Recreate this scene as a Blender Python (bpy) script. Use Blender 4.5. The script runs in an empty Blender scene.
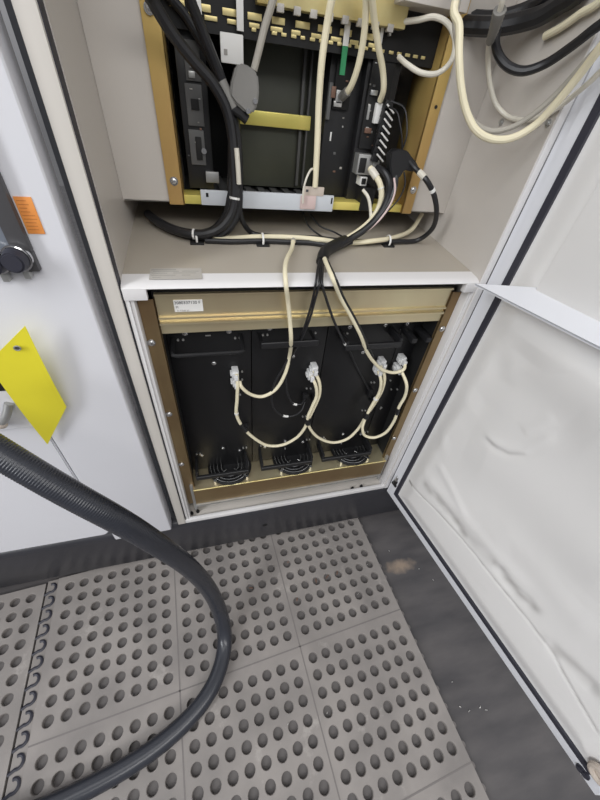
import bpy, bmesh, math, random
from mathutils import Vector, Matrix, Euler
random.seed(7)
SC = bpy.context.scene
COL = SC.collection
V = Vector
R_ = math.radians

# ------------------------------------------------------------------ camera
CAM = V((0.14734, -0.60075, 1.35734))
ROT = Euler((0.8281, -0.0914, -0.2429), 'XYZ')
FPX = 333.67
cd = bpy.data.cameras.new('camera')
cd.sensor_fit = 'HORIZONTAL'; cd.sensor_width = 36.0
cd.lens = FPX / 600.0 * 36.0
cd.clip_start = 0.02
cam = bpy.data.objects.new('camera', cd); COL.objects.link(cam)
cam.location = CAM; cam.rotation_euler = ROT
SC.camera = cam
RM = ROT.to_matrix()

def ray(x, y): return RM @ V(((x - 300) / FPX, -(y - 400) / FPX, -1.0))
def at(x, y, Y):            # point on the plane y = Y (parallel to the cabinet front)
    d = ray(x, y); return CAM + d * ((Y - CAM.y) / d.y)
def atz(x, y, Z):
    d = ray(x, y); return CAM + d * ((Z - CAM.z) / d.z)
def atx(x, y, X):
    d = ray(x, y); return CAM + d * ((X - CAM.x) / d.x)
def atd(x, y, dep):         # point at a distance along the optical axis
    return CAM + ray(x, y) * dep

# ------------------------------------------------------------------ materials
def mat(name, col, rough=.5, metal=0., var=0., vscale=8., bump=0., bscale=60., col2=None, spec=None, coat=0., detail=4.):
    m = bpy.data.materials.new(name); m.use_nodes = True
    nt = m.node_tree; b = nt.nodes['Principled BSDF']
    b.inputs['Roughness'].default_value = rough
    b.inputs['Metallic'].default_value = metal
    if spec is not None: b.inputs['Specular IOR Level'].default_value = spec
    if coat: b.inputs['Coat Weight'].default_value = coat; b.inputs['Coat Roughness'].default_value = .15
    c = (*col, 1)
    if col2 is None and var:
        col2 = tuple(max(0, k * (1 - var)) for k in col)
    if col2 is not None:
        tc = nt.nodes.new('ShaderNodeTexCoord'); n = nt.nodes.new('ShaderNodeTexNoise')
        n.inputs['Scale'].default_value = vscale; n.inputs['Detail'].default_value = detail
        nt.links.new(tc.outputs['Object'], n.inputs['Vector'])
        r = nt.nodes.new('ShaderNodeValToRGB')
        r.color_ramp.elements[0].position = .35; r.color_ramp.elements[1].position = .65
        r.color_ramp.elements[0].color = (*col2, 1); r.color_ramp.elements[1].color = c
        nt.links.new(n.outputs['Fac'], r.inputs['Fac']); nt.links.new(r.outputs['Color'], b.inputs['Base Color'])
    else:
        b.inputs['Base Color'].default_value = c
    if bump:
        tc = nt.nodes.new('ShaderNodeTexCoord'); n = nt.nodes.new('ShaderNodeTexNoise')
        n.inputs['Scale'].default_value = bscale; n.inputs['Detail'].default_value = 3
        nt.links.new(tc.outputs['Object'], n.inputs['Vector'])
        bp = nt.nodes.new('ShaderNodeBump'); bp.inputs['Strength'].default_value = bump; bp.inputs['Distance'].default_value = .002
        nt.links.new(n.outputs['Fac'], bp.inputs['Height']); nt.links.new(bp.outputs['Normal'], b.inputs['Normal'])
    return m

def srgb(r, g, b):
    f = lambda c: (c / 255 / 12.92) if c <= 10 else (((c / 255) + .055) / 1.055) ** 2.4
    return (f(r), f(g), f(b))

M = {}
M['cab_white'] = mat('cabinet_paint', srgb(199, 193, 186), .38, var=.04, vscale=3, bump=.05, bscale=300)
M['frame_white'] = mat('frame_paint', srgb(218, 216, 216), .36)
M['panel_white'] = mat('machine_paint', srgb(218, 218, 223), .34, var=.03, vscale=2, bump=.04, bscale=350)
M['liner'] = mat('door_liner', srgb(236, 234, 232), .3, var=.03, vscale=3)
M['door_paint'] = mat('door_paint', srgb(223, 224, 229), .28, var=.03, vscale=6)
M['rubber'] = mat('seal_rubber', srgb(48, 48, 58), .5)
M['zinc'] = mat('yellow_zinc', srgb(222, 212, 176), .36, metal=.8, col2=srgb(208, 190, 156), vscale=4)
M['zinc_gold'] = mat('golden_zinc', srgb(206, 176, 106), .42, metal=.4, col2=srgb(194, 156, 100), vscale=5)
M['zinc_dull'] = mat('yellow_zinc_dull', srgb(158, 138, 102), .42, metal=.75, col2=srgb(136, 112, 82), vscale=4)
M['zinc_green'] = mat('yellow_zinc_bright', srgb(234, 216, 120), .35, metal=.35, col2=srgb(218, 208, 112), vscale=14)
M['zinc_pale'] = mat('pale_zinc', srgb(226, 214, 160), .4, metal=.5, col2=srgb(206, 184, 120), vscale=12)
M['steel'] = mat('bright_steel', srgb(205, 205, 205), .25, metal=.95)
M['galv'] = mat('galvanised_steel', srgb(188, 188, 186), .4, metal=.7, var=.15, vscale=20)
M['black_panel'] = mat('black_panel', srgb(18, 18, 20), .42, var=.2, vscale=3)
M['black'] = mat('black_plastic', srgb(26, 26, 28), .45)
M['black_matte'] = mat('black_matte', srgb(17, 17, 18), .7)
M['black_cable'] = mat('black_cable', srgb(30, 30, 33), .42)
M['cream'] = mat('cream_cable', srgb(226, 217, 188), .45)
M['white_cable'] = mat('white_cable', srgb(214, 209, 196), .45)
M['grey_cable'] = mat('grey_cable', srgb(165, 160, 150), .5)
M['clear'] = mat('plug_plastic', srgb(214, 214, 214), .22, spec=.6)
M['grey_plastic'] = mat('grey_plastic', srgb(128, 126, 122), .55, var=.06, vscale=30)
M['grey_mod'] = mat('module_grey', srgb(92, 92, 92), .5, var=.15, vscale=30)
M['board'] = mat('dark_board', srgb(70, 72, 62), .5, var=.25, vscale=8)
M['white_lab'] = mat('white_label', srgb(226, 225, 222), .5)
M['green_lab'] = mat('green_label', srgb(44, 140, 90), .5)
M['ink'] = mat('ink', srgb(70, 70, 74), .6)
M['ink_faint'] = mat('faint_ink', srgb(150, 147, 142), .5)
M['lab_grey'] = mat('grey_label', srgb(178, 174, 168), .4)
M['orange'] = mat('orange_sticker', srgb(232, 152, 76), .5, col2=srgb(222, 140, 70), vscale=60)
M['yellow'] = mat('yellow_tag', srgb(232, 220, 54), .5, var=.05, vscale=10)
M['plinth'] = mat('plinth_paint', srgb(54, 54, 59), .33, var=.12, vscale=5, bump=.1, bscale=200)
M['hose'] = mat('hose_rubber', srgb(48, 50, 57), .27, var=.1, vscale=15)
M['bezel'] = mat('bezel_grey', srgb(74, 73, 75), .45)
M['window'] = mat('window_pane', srgb(120, 126, 136), .15, var=.2, vscale=4)
M['pink'] = mat('pink_tape', srgb(206, 184, 180), .6)
M['rail_white'] = mat('rail_plastic', srgb(200, 204, 209), .4)
M['chip'] = mat('metal_chip', srgb(200, 198, 194), .3, metal=.6)
M['brass_chip'] = mat('brown_chip', srgb(120, 92, 78), .5, metal=.3)
M['beige'] = mat('beige_lug', srgb(196, 184, 172), .4)
M['chrome'] = mat('chrome', srgb(225, 225, 225), .1, metal=1.)

# rubber mat: greyish brown with pale dusty scuffs
def mat_rubber():
    m = mat('mat_rubber', srgb(146, 140, 136), .6, col2=srgb(126, 121, 118), vscale=6, bump=.15, bscale=400, detail=8)
    nt = m.node_tree; b = nt.nodes['Principled BSDF']
    src = b.inputs['Base Color'].links[0].from_socket
    tc = nt.nodes.new('ShaderNodeTexCoord'); n = nt.nodes.new('ShaderNodeTexNoise')
    n.inputs['Scale'].default_value = 9; n.inputs['Detail'].default_value = 9; n.inputs['Roughness'].default_value = .65
    nt.links.new(tc.outputs['Object'], n.inputs['Vector'])
    r = nt.nodes.new('ShaderNodeValToRGB'); r.color_ramp.elements[0].position = .60; r.color_ramp.elements[1].position = .82
    nt.links.new(n.outputs['Fac'], r.inputs['Fac'])
    mx = nt.nodes.new('ShaderNodeMix'); mx.data_type = 'RGBA'
    nt.links.new(r.outputs['Color'], mx.inputs['Factor']); nt.links.new(src, mx.inputs['A'])
    mx.inputs['B'].default_value = (*srgb(186, 180, 174), 1)
    nt.links.new(mx.outputs['Result'], b.inputs['Base Color'])
    return m
M['mat'] = mat_rubber()

def floor_mat(cx, cy):
    m = bpy.data.materials.new('dark_floor'); m.use_nodes = True
    nt = m.node_tree; b = nt.nodes['Principled BSDF']; b.inputs['Roughness'].default_value = .5
    L = nt.links.new
    tc = nt.nodes.new('ShaderNodeTexCoord')
    n = nt.nodes.new('ShaderNodeTexNoise'); n.inputs['Scale'].default_value = 5; n.inputs['Detail'].default_value = 8
    mp = nt.nodes.new('ShaderNodeMapping'); mp.inputs['Scale'].default_value = (1, 3.5, 1); mp.inputs['Rotation'].default_value = (0, 0, .1)
    L(tc.outputs['Object'], mp.inputs['Vector']); L(mp.outputs['Vector'], n.inputs['Vector'])
    r = nt.nodes.new('ShaderNodeValToRGB'); r.color_ramp.elements[0].position = .3; r.color_ramp.elements[1].position = .75
    r.color_ramp.elements[0].color = (*srgb(66, 64, 66), 1); r.color_ramp.elements[1].color = (*srgb(94, 90, 90), 1)
    L(n.outputs['Fac'], r.inputs['Fac'])
    # a tan patch with an irregular outline
    mp2 = nt.nodes.new('ShaderNodeMapping'); mp2.vector_type = 'POINT'
    mp2.inputs['Location'].default_value = (-cx * 15, -cy * 38, 0); mp2.inputs['Scale'].default_value = (15, 38, 0)
    L(tc.outputs['Object'], mp2.inputs['Vector'])
    ln = nt.nodes.new('ShaderNodeVectorMath'); ln.operation = 'LENGTH'; L(mp2.outputs['Vector'], ln.inputs[0])
    n2 = nt.nodes.new('ShaderNodeTexNoise'); n2.inputs['Scale'].default_value = 45; n2.inputs['Detail'].default_value = 5
    L(tc.outputs['Object'], n2.inputs['Vector'])
    ad = nt.nodes.new('ShaderNodeMath'); ad.operation = 'MULTIPLY_ADD'; ad.inputs[1].default_value = 1.1
    L(n2.outputs['Fac'], ad.inputs[0]); L(ln.outputs['Value'], ad.inputs[2])
    r2 = nt.nodes.new('ShaderNodeValToRGB'); r2.color_ramp.elements[0].position = .50; r2.color_ramp.elements[1].position = 1.0
    sc = nt.nodes.new('ShaderNodeMath'); sc.operation = 'MULTIPLY'; sc.inputs[1].default_value = .6
    L(ad.outputs['Value'], sc.inputs[0]); L(sc.outputs['Value'], r2.inputs['Fac'])
    mx = nt.nodes.new('ShaderNodeMix'); mx.data_type = 'RGBA'
    L(r2.outputs['Color'], mx.inputs['Factor']); L(r.outputs['Color'], mx.inputs['B'])
    mx.inputs['A'].default_value = (*srgb(140, 124, 109), 1)
    L(mx.outputs['Result'], b.inputs['Base Color'])
    bp = nt.nodes.new('ShaderNodeBump'); bp.inputs['Strength'].default_value = .25; bp.inputs['Distance'].default_value = .004
    L(n.outputs['Fac'], bp.inputs['Height']); L(bp.outputs['Normal'], b.inputs['Normal'])
    return m

# ------------------------------------------------------------------ mesh helpers (all in world coordinates)
def orient(o, u, v, w):
    return Matrix(((u.x, v.x, w.x, o.x), (u.y, v.y, w.y, o.y), (u.z, v.z, w.z, o.z), (0, 0, 0, 1)))

def absorb(dst, src):
    me = bpy.data.meshes.new('tmp'); src.to_mesh(me); dst.from_mesh(me); bpy.data.meshes.remove(me); src.free()

def box(bm, x0, x1, y0, y1, z0, z1, bev=0., mtx=None, seg=2):
    b = bmesh.new()
    bmesh.ops.create_cube(b, size=1.0)
    for v in b.verts:
        v.co = V(((x0 + x1) / 2 + v.co.x * (x1 - x0), (y0 + y1) / 2 + v.co.y * (y1 - y0), (z0 + z1) / 2 + v.co.z * (z1 - z0)))
    if bev: bmesh.ops.bevel(b, geom=b.edges[:], offset=bev, segments=seg, affect='EDGES', profile=.6)
    if mtx: b.transform(mtx)
    absorb(bm, b); return bm

def prism(bm, pts, ext, bev=0.):
    """closed polygon pts (list of Vectors) extruded by vector ext"""
    b = bmesh.new()
    vs = [b.verts.new(p) for p in pts]; f = b.faces.new(vs)
    r = bmesh.ops.extrude_face_region(b, geom=[f])
    bmesh.ops.translate(b, verts=[g for g in r['geom'] if isinstance(g, bmesh.types.BMVert)], vec=ext)
    bmesh.ops.recalc_face_normals(b, faces=b.faces[:])
    if bev: bmesh.ops.bevel(b, geom=b.edges[:], offset=bev, segments=2, affect='EDGES')
    absorb(bm, b); return bm

def cyl(bm, p, axis, r, h, seg=20, r2=None, bev=0.):
    axis = axis.normalized()
    q = axis.to_track_quat('Z', 'Y').to_matrix().to_4x4()
    b = bmesh.new()
    bmesh.ops.create_cone(b, cap_ends=True, segments=seg, radius1=r, radius2=r if r2 is None else r2, depth=h)
    if bev: bmesh.ops.bevel(b, geom=[e for e in b.edges if len(e.link_faces) == 2 and e.calc_face_angle() > .9], offset=bev, segments=2, affect='EDGES')
    b.transform(Matrix.Translation(p + axis * h / 2) @ q)
    absorb(bm, b); return bm

def sphere(bm, p, r, sc=(1, 1, 1), seg=14, mtx=None):
    b = bmesh.new(); bmesh.ops.create_uvsphere(b, u_segments=seg, v_segments=seg // 2 + 2, radius=r)
    m = Matrix.Translation(p)
    if mtx: m = m @ mtx
    b.transform(m @ Matrix.Diagonal((*sc, 1)))
    absorb(bm, b); return bm

def spline(pts, n=10):
    P = [pts[0] * 2 - pts[1]] + list(pts) + [pts[-1] * 2 - pts[-2]]
    out = []
    for i in range(1, len(P) - 2):
        p0, p1, p2, p3 = P[i - 1:i + 3]
        # centripetal Catmull-Rom, sampled uniformly
        t0 = 0.; t1 = t0 + max((p1 - p0).length, 1e-6) ** .5; t2 = t1 + max((p2 - p1).length, 1e-6) ** .5; t3 = t2 + max((p3 - p2).length, 1e-6) ** .5
        for k in range(n):
            t = t1 + (t2 - t1) * k / n
            a1 = p0 * ((t1 - t) / (t1 - t0)) + p1 * ((t - t0) / (t1 - t0)); a2 = p1 * ((t2 - t) / (t2 - t1)) + p2 * ((t - t1) / (t2 - t1)); a3 = p2 * ((t3 - t) / (t3 - t2)) + p3 * ((t - t2) / (t3 - t2))
            b1 = a1 * ((t2 - t) / (t2 - t0)) + a2 * ((t - t0) / (t2 - t0)); b2 = a2 * ((t3 - t) / (t3 - t1)) + a3 * ((t - t1) / (t3 - t1))
            out.append(b1 * ((t2 - t) / (t2 - t1)) + b2 * ((t - t1) / (t2 - t1)))
    out.append(P[-2]); return out

def resample(pts, step):
    out = [pts[0].copy()]; acc = 0.
    for a, b in zip(pts, pts[1:]):
        L = (b - a).length; d = step - acc
        while d <= L and L > 0:
            out.append(a.lerp(b, d / L)); d += step
        acc = L - (d - step)
    if (out[-1] - pts[-1]).length > step * .2: out.append(pts[-1].copy())
    return out

def sweep(bm, pts, rad, seg=10, cap=True):
    b = bmesh.new(); rings = []
    n = len(pts); up = None
    for i, p in enumerate(pts):
        t = (pts[min(i + 1, n - 1)] - pts[max(i - 1, 0)]).normalized()
        if up is None:
            up = V((0, 0, 1)) if abs(t.z) < .9 else V((1, 0, 0))
        u = (up - t * up.dot(t)).normalized(); up = u; w = t.cross(u)
        r = rad(i) if callable(rad) else rad
        rings.append([b.verts.new(p + (u * math.cos(a) + w * math.sin(a)) * r) for a in [2 * math.pi * k / seg for k in range(seg)]])
    for A, B in zip(rings, rings[1:]):
        for k in range(seg): b.faces.new((A[k], A[(k + 1) % seg], B[(k + 1) % seg], B[k]))
    if cap: b.faces.new(rings[0][::-1]); b.faces.new(rings[-1])
    bmesh.ops.recalc_face_normals(b, faces=b.faces[:])
    absorb(bm, b); return bm

def tube(bm, pts, r, seg=10, n=10): return sweep(bm, spline(pts, n), r, seg)

def ring(bm, c, axis, R, r, seg=28, sseg=8, flat=1.):
    q = axis.normalized().to_track_quat('Z', 'Y').to_matrix()
    b = bmesh.new(); rs = []
    for i in range(seg):
        a = 2 * math.pi * i / seg; d = V((math.cos(a), math.sin(a), 0))
        rs.append([b.verts.new(c + q @ (d * (R + r * math.cos(k)) + V((0, 0, r * flat * math.sin(k))))) for k in [2 * math.pi * j / sseg for j in range(sseg)]])
    for i in range(seg):
        A, B = rs[i], rs[(i + 1) % seg]
        for k in range(sseg): b.faces.new((A[k], B[k], B[(k + 1) % sseg], A[(k + 1) % sseg]))
    bmesh.ops.recalc_face_normals(b, faces=b.faces[:])
    absorb(bm, b); return bm

WLOC = {}
def root(name, loc, label, cat, group=None):
    o = bpy.data.objects.new(name, None); COL.objects.link(o); o.location = loc
    o.empty_display_size = .02
    WLOC[o.name] = V(loc)
    o['label'] = label; o['category'] = cat
    if group: o['group'] = group
    return o

def obj(name, bm, m, parent=None, label=None, cat=None, group=None, kind=None, smooth=35):
    co = [v.co for v in bm.verts]
    lo = V([min(c[i] for c in co) for i in range(3)]); hi = V([max(c[i] for c in co) for i in range(3)])
    ctr = (lo + hi) / 2
    if parent is None and kind is None: ctr.z = lo.z
    bmesh.ops.translate(bm, verts=bm.verts[:], vec=-ctr)
    me = bpy.data.meshes.new(name); bm.to_mesh(me); bm.free()
    for mm in (m if isinstance(m, (list, tuple)) else [m]): me.materials.append(M[mm] if isinstance(mm, str) else mm)
    if smooth:
        me.polygons.foreach_set('use_smooth', [True] * len(me.polygons))
        me.set_sharp_from_angle(angle=R_(smooth))
    o = bpy.data.objects.new(name, me); COL.objects.link(o)
    o.location = ctr; WLOC[o.name] = ctr.copy()
    if parent is not None:
        o.parent = parent; o.location = ctr - WLOC[parent.name]
    if label: o['label'] = label
    if cat: o['category'] = cat
    if group: o['group'] = group
    if kind: o['kind'] = kind
    return o

def B(): return bmesh.new()
def part(name, m, parent, *boxes, bev=.0015, label=None):
    bm = B()
    for bx in boxes: box(bm, *bx, bev=bev)
    return obj(name, bm, m, parent, label)

def text_mesh(name, s, size, o, u, v, m, parent, lift=.0004):
    c = bpy.data.curves.new('t', 'FONT'); c.body = s; c.size = size; c.extrude = .0001
    t = bpy.data.objects.new('t', c); COL.objects.link(t)
    dg = bpy.context.evaluated_depsgraph_get(); me = bpy.data.meshes.new_from_object(t.evaluated_get(dg))
    bpy.data.objects.remove(t); bpy.data.curves.remove(c)
    w = u.cross(v).normalized()
    me.transform(orient(o + w * lift, u.normalized(), v.normalized(), w))
    bm = B(); bm.from_mesh(me); bpy.data.meshes.remove(me)
    return obj(name, bm, m, parent, smooth=0)

X, Y, Z = V((1, 0, 0)), V((0, 1, 0)), V((0, 0, 1))
TOP = 1.95; BACK = .56

# ------------------------------------------------------------------ the setting
pc = atz(400, 566, 0.0)
bm = B(); box(bm, -6, 6, -6, 6, -.05, 0)
obj('floor', bm, floor_mat(pc.x, pc.y), kind='structure')

# plinth running under the machine and the cabinet
pl = root('machine_plinth', (0.1, .2, 0), 'long dark grey steel plinth under the white machine and open cabinet', 'plinth')
prof = [V((-1.6, .35, .04)), V((-1.6, .35, .262)), V((-1.6, .022, .262)), V((-1.6, .012, .2595)), V((-1.6, .005, .254)), V((-1.6, .001, .245)), V((-1.6, 0, .235)), V((-1.6, 0, .05)), V((-1.6, .006, .04))]
bm = B(); prism(bm, prof, V((3.0, 0, 0)))
obj('body', bm, 'plinth', pl)
bm = B(); box(bm, -1.6, 1.4, .10, .34, 0, .041); obj('recessed_foot', bm, 'black_matte', pl, 'dark recessed strip under the plinth')
hp = at(265, 525, 0.0)
bm = B(); cyl(bm, V((hp.x, .004, hp.z)), V((0, -1, 0)), .0095, .0045, 20); obj('lifting_hole', bm, 'black_matte', pl, 'dark round hole')

# ------------------------------------------------------------------ rubber mats
PITCH = .045; MX = V((.99775, .06705, 0)); MY = V((.06705, -.99775, 0)); M00 = V((.33754, -.01929, 0)); MT = .015
GX = 1.4079; GY = 1.7924
def mp_(c, r, z=0.): return M00 + MX * (c * PITCH) + MY * (r * PITCH) + V((0, 0, z))

def mat_mesh(cols, rows, tabs=None, rad=.0142, seg=14):
    """perforated rubber mat from lists of hole centres; ribs between the sections carry a groove"""
    bm = bmesh.new()
    def edges(cs, lo, hi):
        e = [lo]
        for a, b in zip(cs, cs[1:]): e.append((a + b) / 2)
        e.append(hi); return e
    ce = edges(cols, cols[0] - .85, cols[-1] + .85); re = edges(rows, rows[0] - .8, rows[-1] + .85)
    T = MT
    cache = {}
    def vert(c, r, z):
        k = (round(c, 4), round(r, 4), z)
        if k not in cache: cache[k] = bm.verts.new(mp_(c, r, z))
        return cache[k]
    for i, c in enumerate(cols):
        for j, r in enumerate(rows):
            c0, c1, r0, r1 = ce[i], ce[i + 1], re[j], re[j + 1]
            corners = [(c0, r0), (c1, r0), (c1, r1), (c0, r1)]
            topr = []; botr = []; mid = []
            for k in range(seg):
                a = 2 * math.pi * (k + .5) / seg - math.pi * 3 / 4
                topr.append(bm.verts.new(mp_(c + rad * 1.1 / PITCH * math.cos(a), r + rad * 1.1 / PITCH * math.sin(a), T)))
                mid.append(bm.verts.new(mp_(c + rad / PITCH * math.cos(a), r + rad / PITCH * math.sin(a), T - .0018)))
                botr.append(bm.verts.new(mp_(c + rad / PITCH * math.cos(a), r + rad / PITCH * math.sin(a), 0.0005)))
            bm.faces.new([bm.verts.new(mp_(c + rad / PITCH * math.cos(a), r + rad / PITCH * math.sin(a), .002)) for a in [2 * math.pi * k / seg for k in range(seg)]]).material_index = 1
            for k in range(seg):
                k2 = (k + 1) % seg
                bm.faces.new((topr[k], topr[k2], mid[k2], mid[k])); bm.faces.new((mid[k], mid[k2], botr[k2], botr[k]))
            cv = [vert(*q, T) for q in corners]
            # split ring of top faces between hole rim and the four corners
            q4 = seg / 4.0
            for s in range(4):
                k0 = int(math.floor(s * q4 + .0001)); k1 = int(math.floor((s + 1) * q4 + .0001))
                # side s runs from corner s to corner s+1
                ks = [k % seg for k in range(k0, k1 + 1)]
                a, b_ = cv[s], cv[(s + 1) % 4]
                h = len(ks) // 2
                for t in range(len(ks) - 1):
                    bm.faces.new((topr[ks[t + 1]], topr[ks[t]], a if t < h else b_))
                bm.faces.new((topr[ks[h]], a, b_))
    # outer skirt
    per = [(c, re[0]) for c in ce] + [(ce[-1], r) for r in re[1:]] + [(c, re[-1]) for c in ce[::-1][1:]] + [(ce[0], r) for r in re[::-1][1:-1]]
    for a, b in zip(per, per[1:] + per[:1]):
        bm.faces.new((vert(*a, T), vert(*b, T), vert(*b, 0.0005), vert(*a, 0.0005)))
    bmesh.ops.recalc_face_normals(bm, faces=bm.faces[:])
    return bm, ce, re

cols = []
for s in (2, 1, 0): cols += [-s * (7 + GX) + c for c in range(8)]
rows = [-1.] + [q * (7 + GY) + r for q in range(3) for r in range(8)][:23]
mt = root('rubber_mat', mp_(-5, 8, 0), 'big grey perforated rubber floor mat in front of the cabinet', 'mat')
bm, ce, re = mat_mesh(cols, rows)
M['mat_web'] = mat('mat_web', srgb(100, 96, 95), .65, var=.12, vscale=12)
obj('mat_sheet', bm, ['mat', 'mat_web'], mt, smooth=30)
# thin moulded grooves between the sections
bm = B()
for c in (-GX / 2, -7 - GX * 1.5):
    for r0, r1 in ((re[0], re[-1]),):
        a, b = mp_(c, r0, MT), mp_(c, r1, MT)
        q = orient(a, (b - a).normalized(), MX, Z)
        box(bm, 0, (b - a).length, -.0019, .0019, -.003, .0005, mtx=q)
for q in (1, 2):
    r = q * (7 + GY) - GY / 2
    a, b = mp_(ce[0], r, MT), mp_(ce[-1], r, MT)
    box(bm, 0, (b - a).length, -.0019, .0019, -.003, .0005, mtx=orient(a, (b - a).normalized(), MY, Z))
M['groove'] = mat('mat_groove', srgb(116, 111, 109), .7)
obj('moulded_groove', bm, 'groove', mt)
# interlocking tabs on the left edge and little lugs on the right edge
bm = B(); a, b = mp_(ce[0], re[0], 0), mp_(ce[0], re[-1], 0)
box(bm, 0, (b - a).length, 0, .75 * PITCH, .0005, MT * .8, bev=.001, mtx=orient(a, (b - a).normalized(), -MX, Z))
obj('tab_strip', bm, 'mat', mt)
for k in range(25):
    r = re[0] + .6 + k * .96; bm = B()
    arc = [mp_(ce[0] - .40 + .27 * math.cos(t), r + .30 * math.sin(t), MT * .8 + .0003) for t in [R_(-110 + 22 * j) for j in range(11)]]
    sweep(bm, arc + [mp_(ce[0] - .82, r + .42, MT * .8 + .0003)], .0044, 6)
    obj('interlocking_tab', bm, 'rubber', mt, 'dark curved gap around an interlocking tab')
for k in range(25):
    r = re[0] + .4 + k * .96; bm = B()
    cyl(bm, mp_(ce[-1] + .02, r, 0.0005), Z, .008, .009, 10)
    obj('edge_lug', bm, 'groove', mt)

c0 = ce[0] - .80
cols2 = [c0 - .9 - 7 + c for c in range(8)]
bm, ce2, re2 = mat_mesh(cols2, [r + .15 for r in rows])
obj('rubber_mat', bm, ['mat', 'mat_web'], label='second grey perforated rubber mat, cut off by the left edge', cat='mat', smooth=30)

# swarf lying on the floor and in the mat holes
chips = [(266, 547, .002, 'c'), (257, 647, .002, 'c'), (358, 594, .002, 'c'), (327, 713, .002, 'c'), (288, 724, .014, 'c'), (419, 569, .001, 'c'), (389, 551, .001, 'c'), (367, 565, .014, 'c'),
         (460, 707, .001, 'c'), (480, 707, .001, 'c'), (486, 710, .001, 'c'), (469, 711, .001, 'c'), (452, 682, .001, 'c'), (433, 580, .001, 'c'),
         (289, 562, .001, 'b'), (297, 599, .001, 'b'), (316, 581, .001, 'b'), (327, 577, .001, 'b'), (337, 573, .001, 'b'), (251, 588, .001, 'b'), (129, 610, .001, 'c'), (240, 585, .001, 'b')]
for i, (x, y, z, k) in enumerate(chips):
    p = atz(x, y, z); bm = B(); s = random.uniform(.0016, .0028) if k == 'c' else .006
    a = random.uniform(0, 3); u = V((math.cos(a), math.sin(a), .25)).normalized(); w = u.cross(Z).normalized()
    pts = [p + u * (t * s) + w * (s * .5 * math.sin(t * 1.4)) + V((0, 0, .0012 + .0006 * math.cos(t * 2))) for t in (-1.2, -.6, 0, .6, 1.2)]
    tube(bm, pts, .0011 if k == 'c' else .0022, 6, 3)
    on_mat = x < 395
    if k == 'c':
        obj('metal_chip', bm, 'chip', label='tiny bright metal chip lying on the rubber mat' if on_mat else 'tiny bright metal chip on the dark floor by the door', cat='chip', group='chips on the mat' if on_mat else 'chips on the bare floor')
    else:
        obj('rusty_chip', bm, 'brass_chip', label='brown curl of swarf in a hole of the rubber mat', cat='chip', group='brown swarf in mat holes')

# ------------------------------------------------------------------ cabinet
cab = root('control_cabinet', (.37, .25, .262), 'tall white electrical control cabinet with its right-hand door swung open', 'cabinet')
XL, XR = .005, .735
P = lambda n, m, *b, **k: part(n, m, cab, *b, **k)
P('side_wall', 'cab_white', (XL - .012, XL, .02, BACK, .265, TOP), bev=0)
P('side_wall', 'cab_white', (XR, XR + .012, .0, BACK, .265, TOP), bev=0)
P('back_wall', 'cab_white', (XL - .012, XR + .012, BACK, BACK + .01, .265, TOP), bev=0)
P('roof', 'cab_white', (-.02, .755, 0, BACK + .01, TOP, TOP + .02), bev=0)
M['post_paint'] = mat('post_paint', srgb(204, 199, 192), .36)
P('frame_post', 'post_paint', (-.022, .0025, -.004, .03, .264, TOP), bev=.003)
P('frame_post', 'frame_white', (XR + .001, .7515, -.004, .03, .264, TOP), bev=.003)
bm = B(); box(bm, .0025, .0037, .0, .03, .266, TOP); obj('post_seal', bm, 'rubber', cab)
P('lower_post', 'frame_white', (.0052, .0125, .001, .03, .268, 1.064), (.0128, .0192, .005, .03, .268, 1.064), bev=.0015)
P('lower_post', 'frame_white', (.7255, .7300, .005, .03, .268, 1.064), (.7303, XR + .0005, .001, .03, .268, 1.064), bev=.0015)
P('floor_plate', 'cab_white', (XL, XR, .012, BACK, .264, .272), bev=0)
P('front_sill', 'frame_white', (.002, XR, -.003, .009, .264, .281), bev=.002)
# sloping shelf that covers the lower compartment
def shz(y): return 1.0925 + (y - .012) * .09
pts = [V((XL, BACK, shz(BACK))), V((XL, .0375, shz(.0375))), V((XL, .013, shz(.012) - .0012)), V((XL, .004, 1.0885)), V((XL, -.001, 1.084)), V((XL, -.001, 1.0832)), V((XL, .0, 1.0825)), V((XL, .004, 1.0825)), V((XL, .005, 1.0835)), V((XL, BACK, shz(BACK) - .014))]
bm = B(); prism(bm, [p for p in pts[:1]] + [V((XL, .038, shz(.038))), V((XL, .038, shz(.038) - .012))] + pts[-1:], V((XR - XL, 0, 0))); M['shelf_shade_paint'] = mat('shelf_shade_paint', srgb(172, 164, 152), .4, var=.04, vscale=4); shelf = obj('sloping_shelf', bm, 'shelf_shade_paint', cab)  # shade on the shelf top is put into this darker paint
bm = B(); prism(bm, pts[1:9] + [V((XL, .0375, shz(.0375) - .012))], V((XR - XL, 0, 0))); obj('shelf_lip', bm, 'frame_white', cab, 'rounded front edge of the shelf, coloured lighter as if lit')  # same sheet as the shelf; light on the bend is put into the paint
# side pieces of the front below the shelf
P('corner_block', 'frame_white', (XL, .044, -.0008, .012, 1.0625, 1.0845), bev=.001)
P('corner_block', 'frame_white', (.704, XR, -.0008, .012, 1.0625, 1.0845), bev=.001)
P('gap_shade_strip', 'black_matte', (.046, .702, .036, .06, 1.035, 1.088), bev=0)  # black strip put in for the shade between beam and shelf
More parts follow.
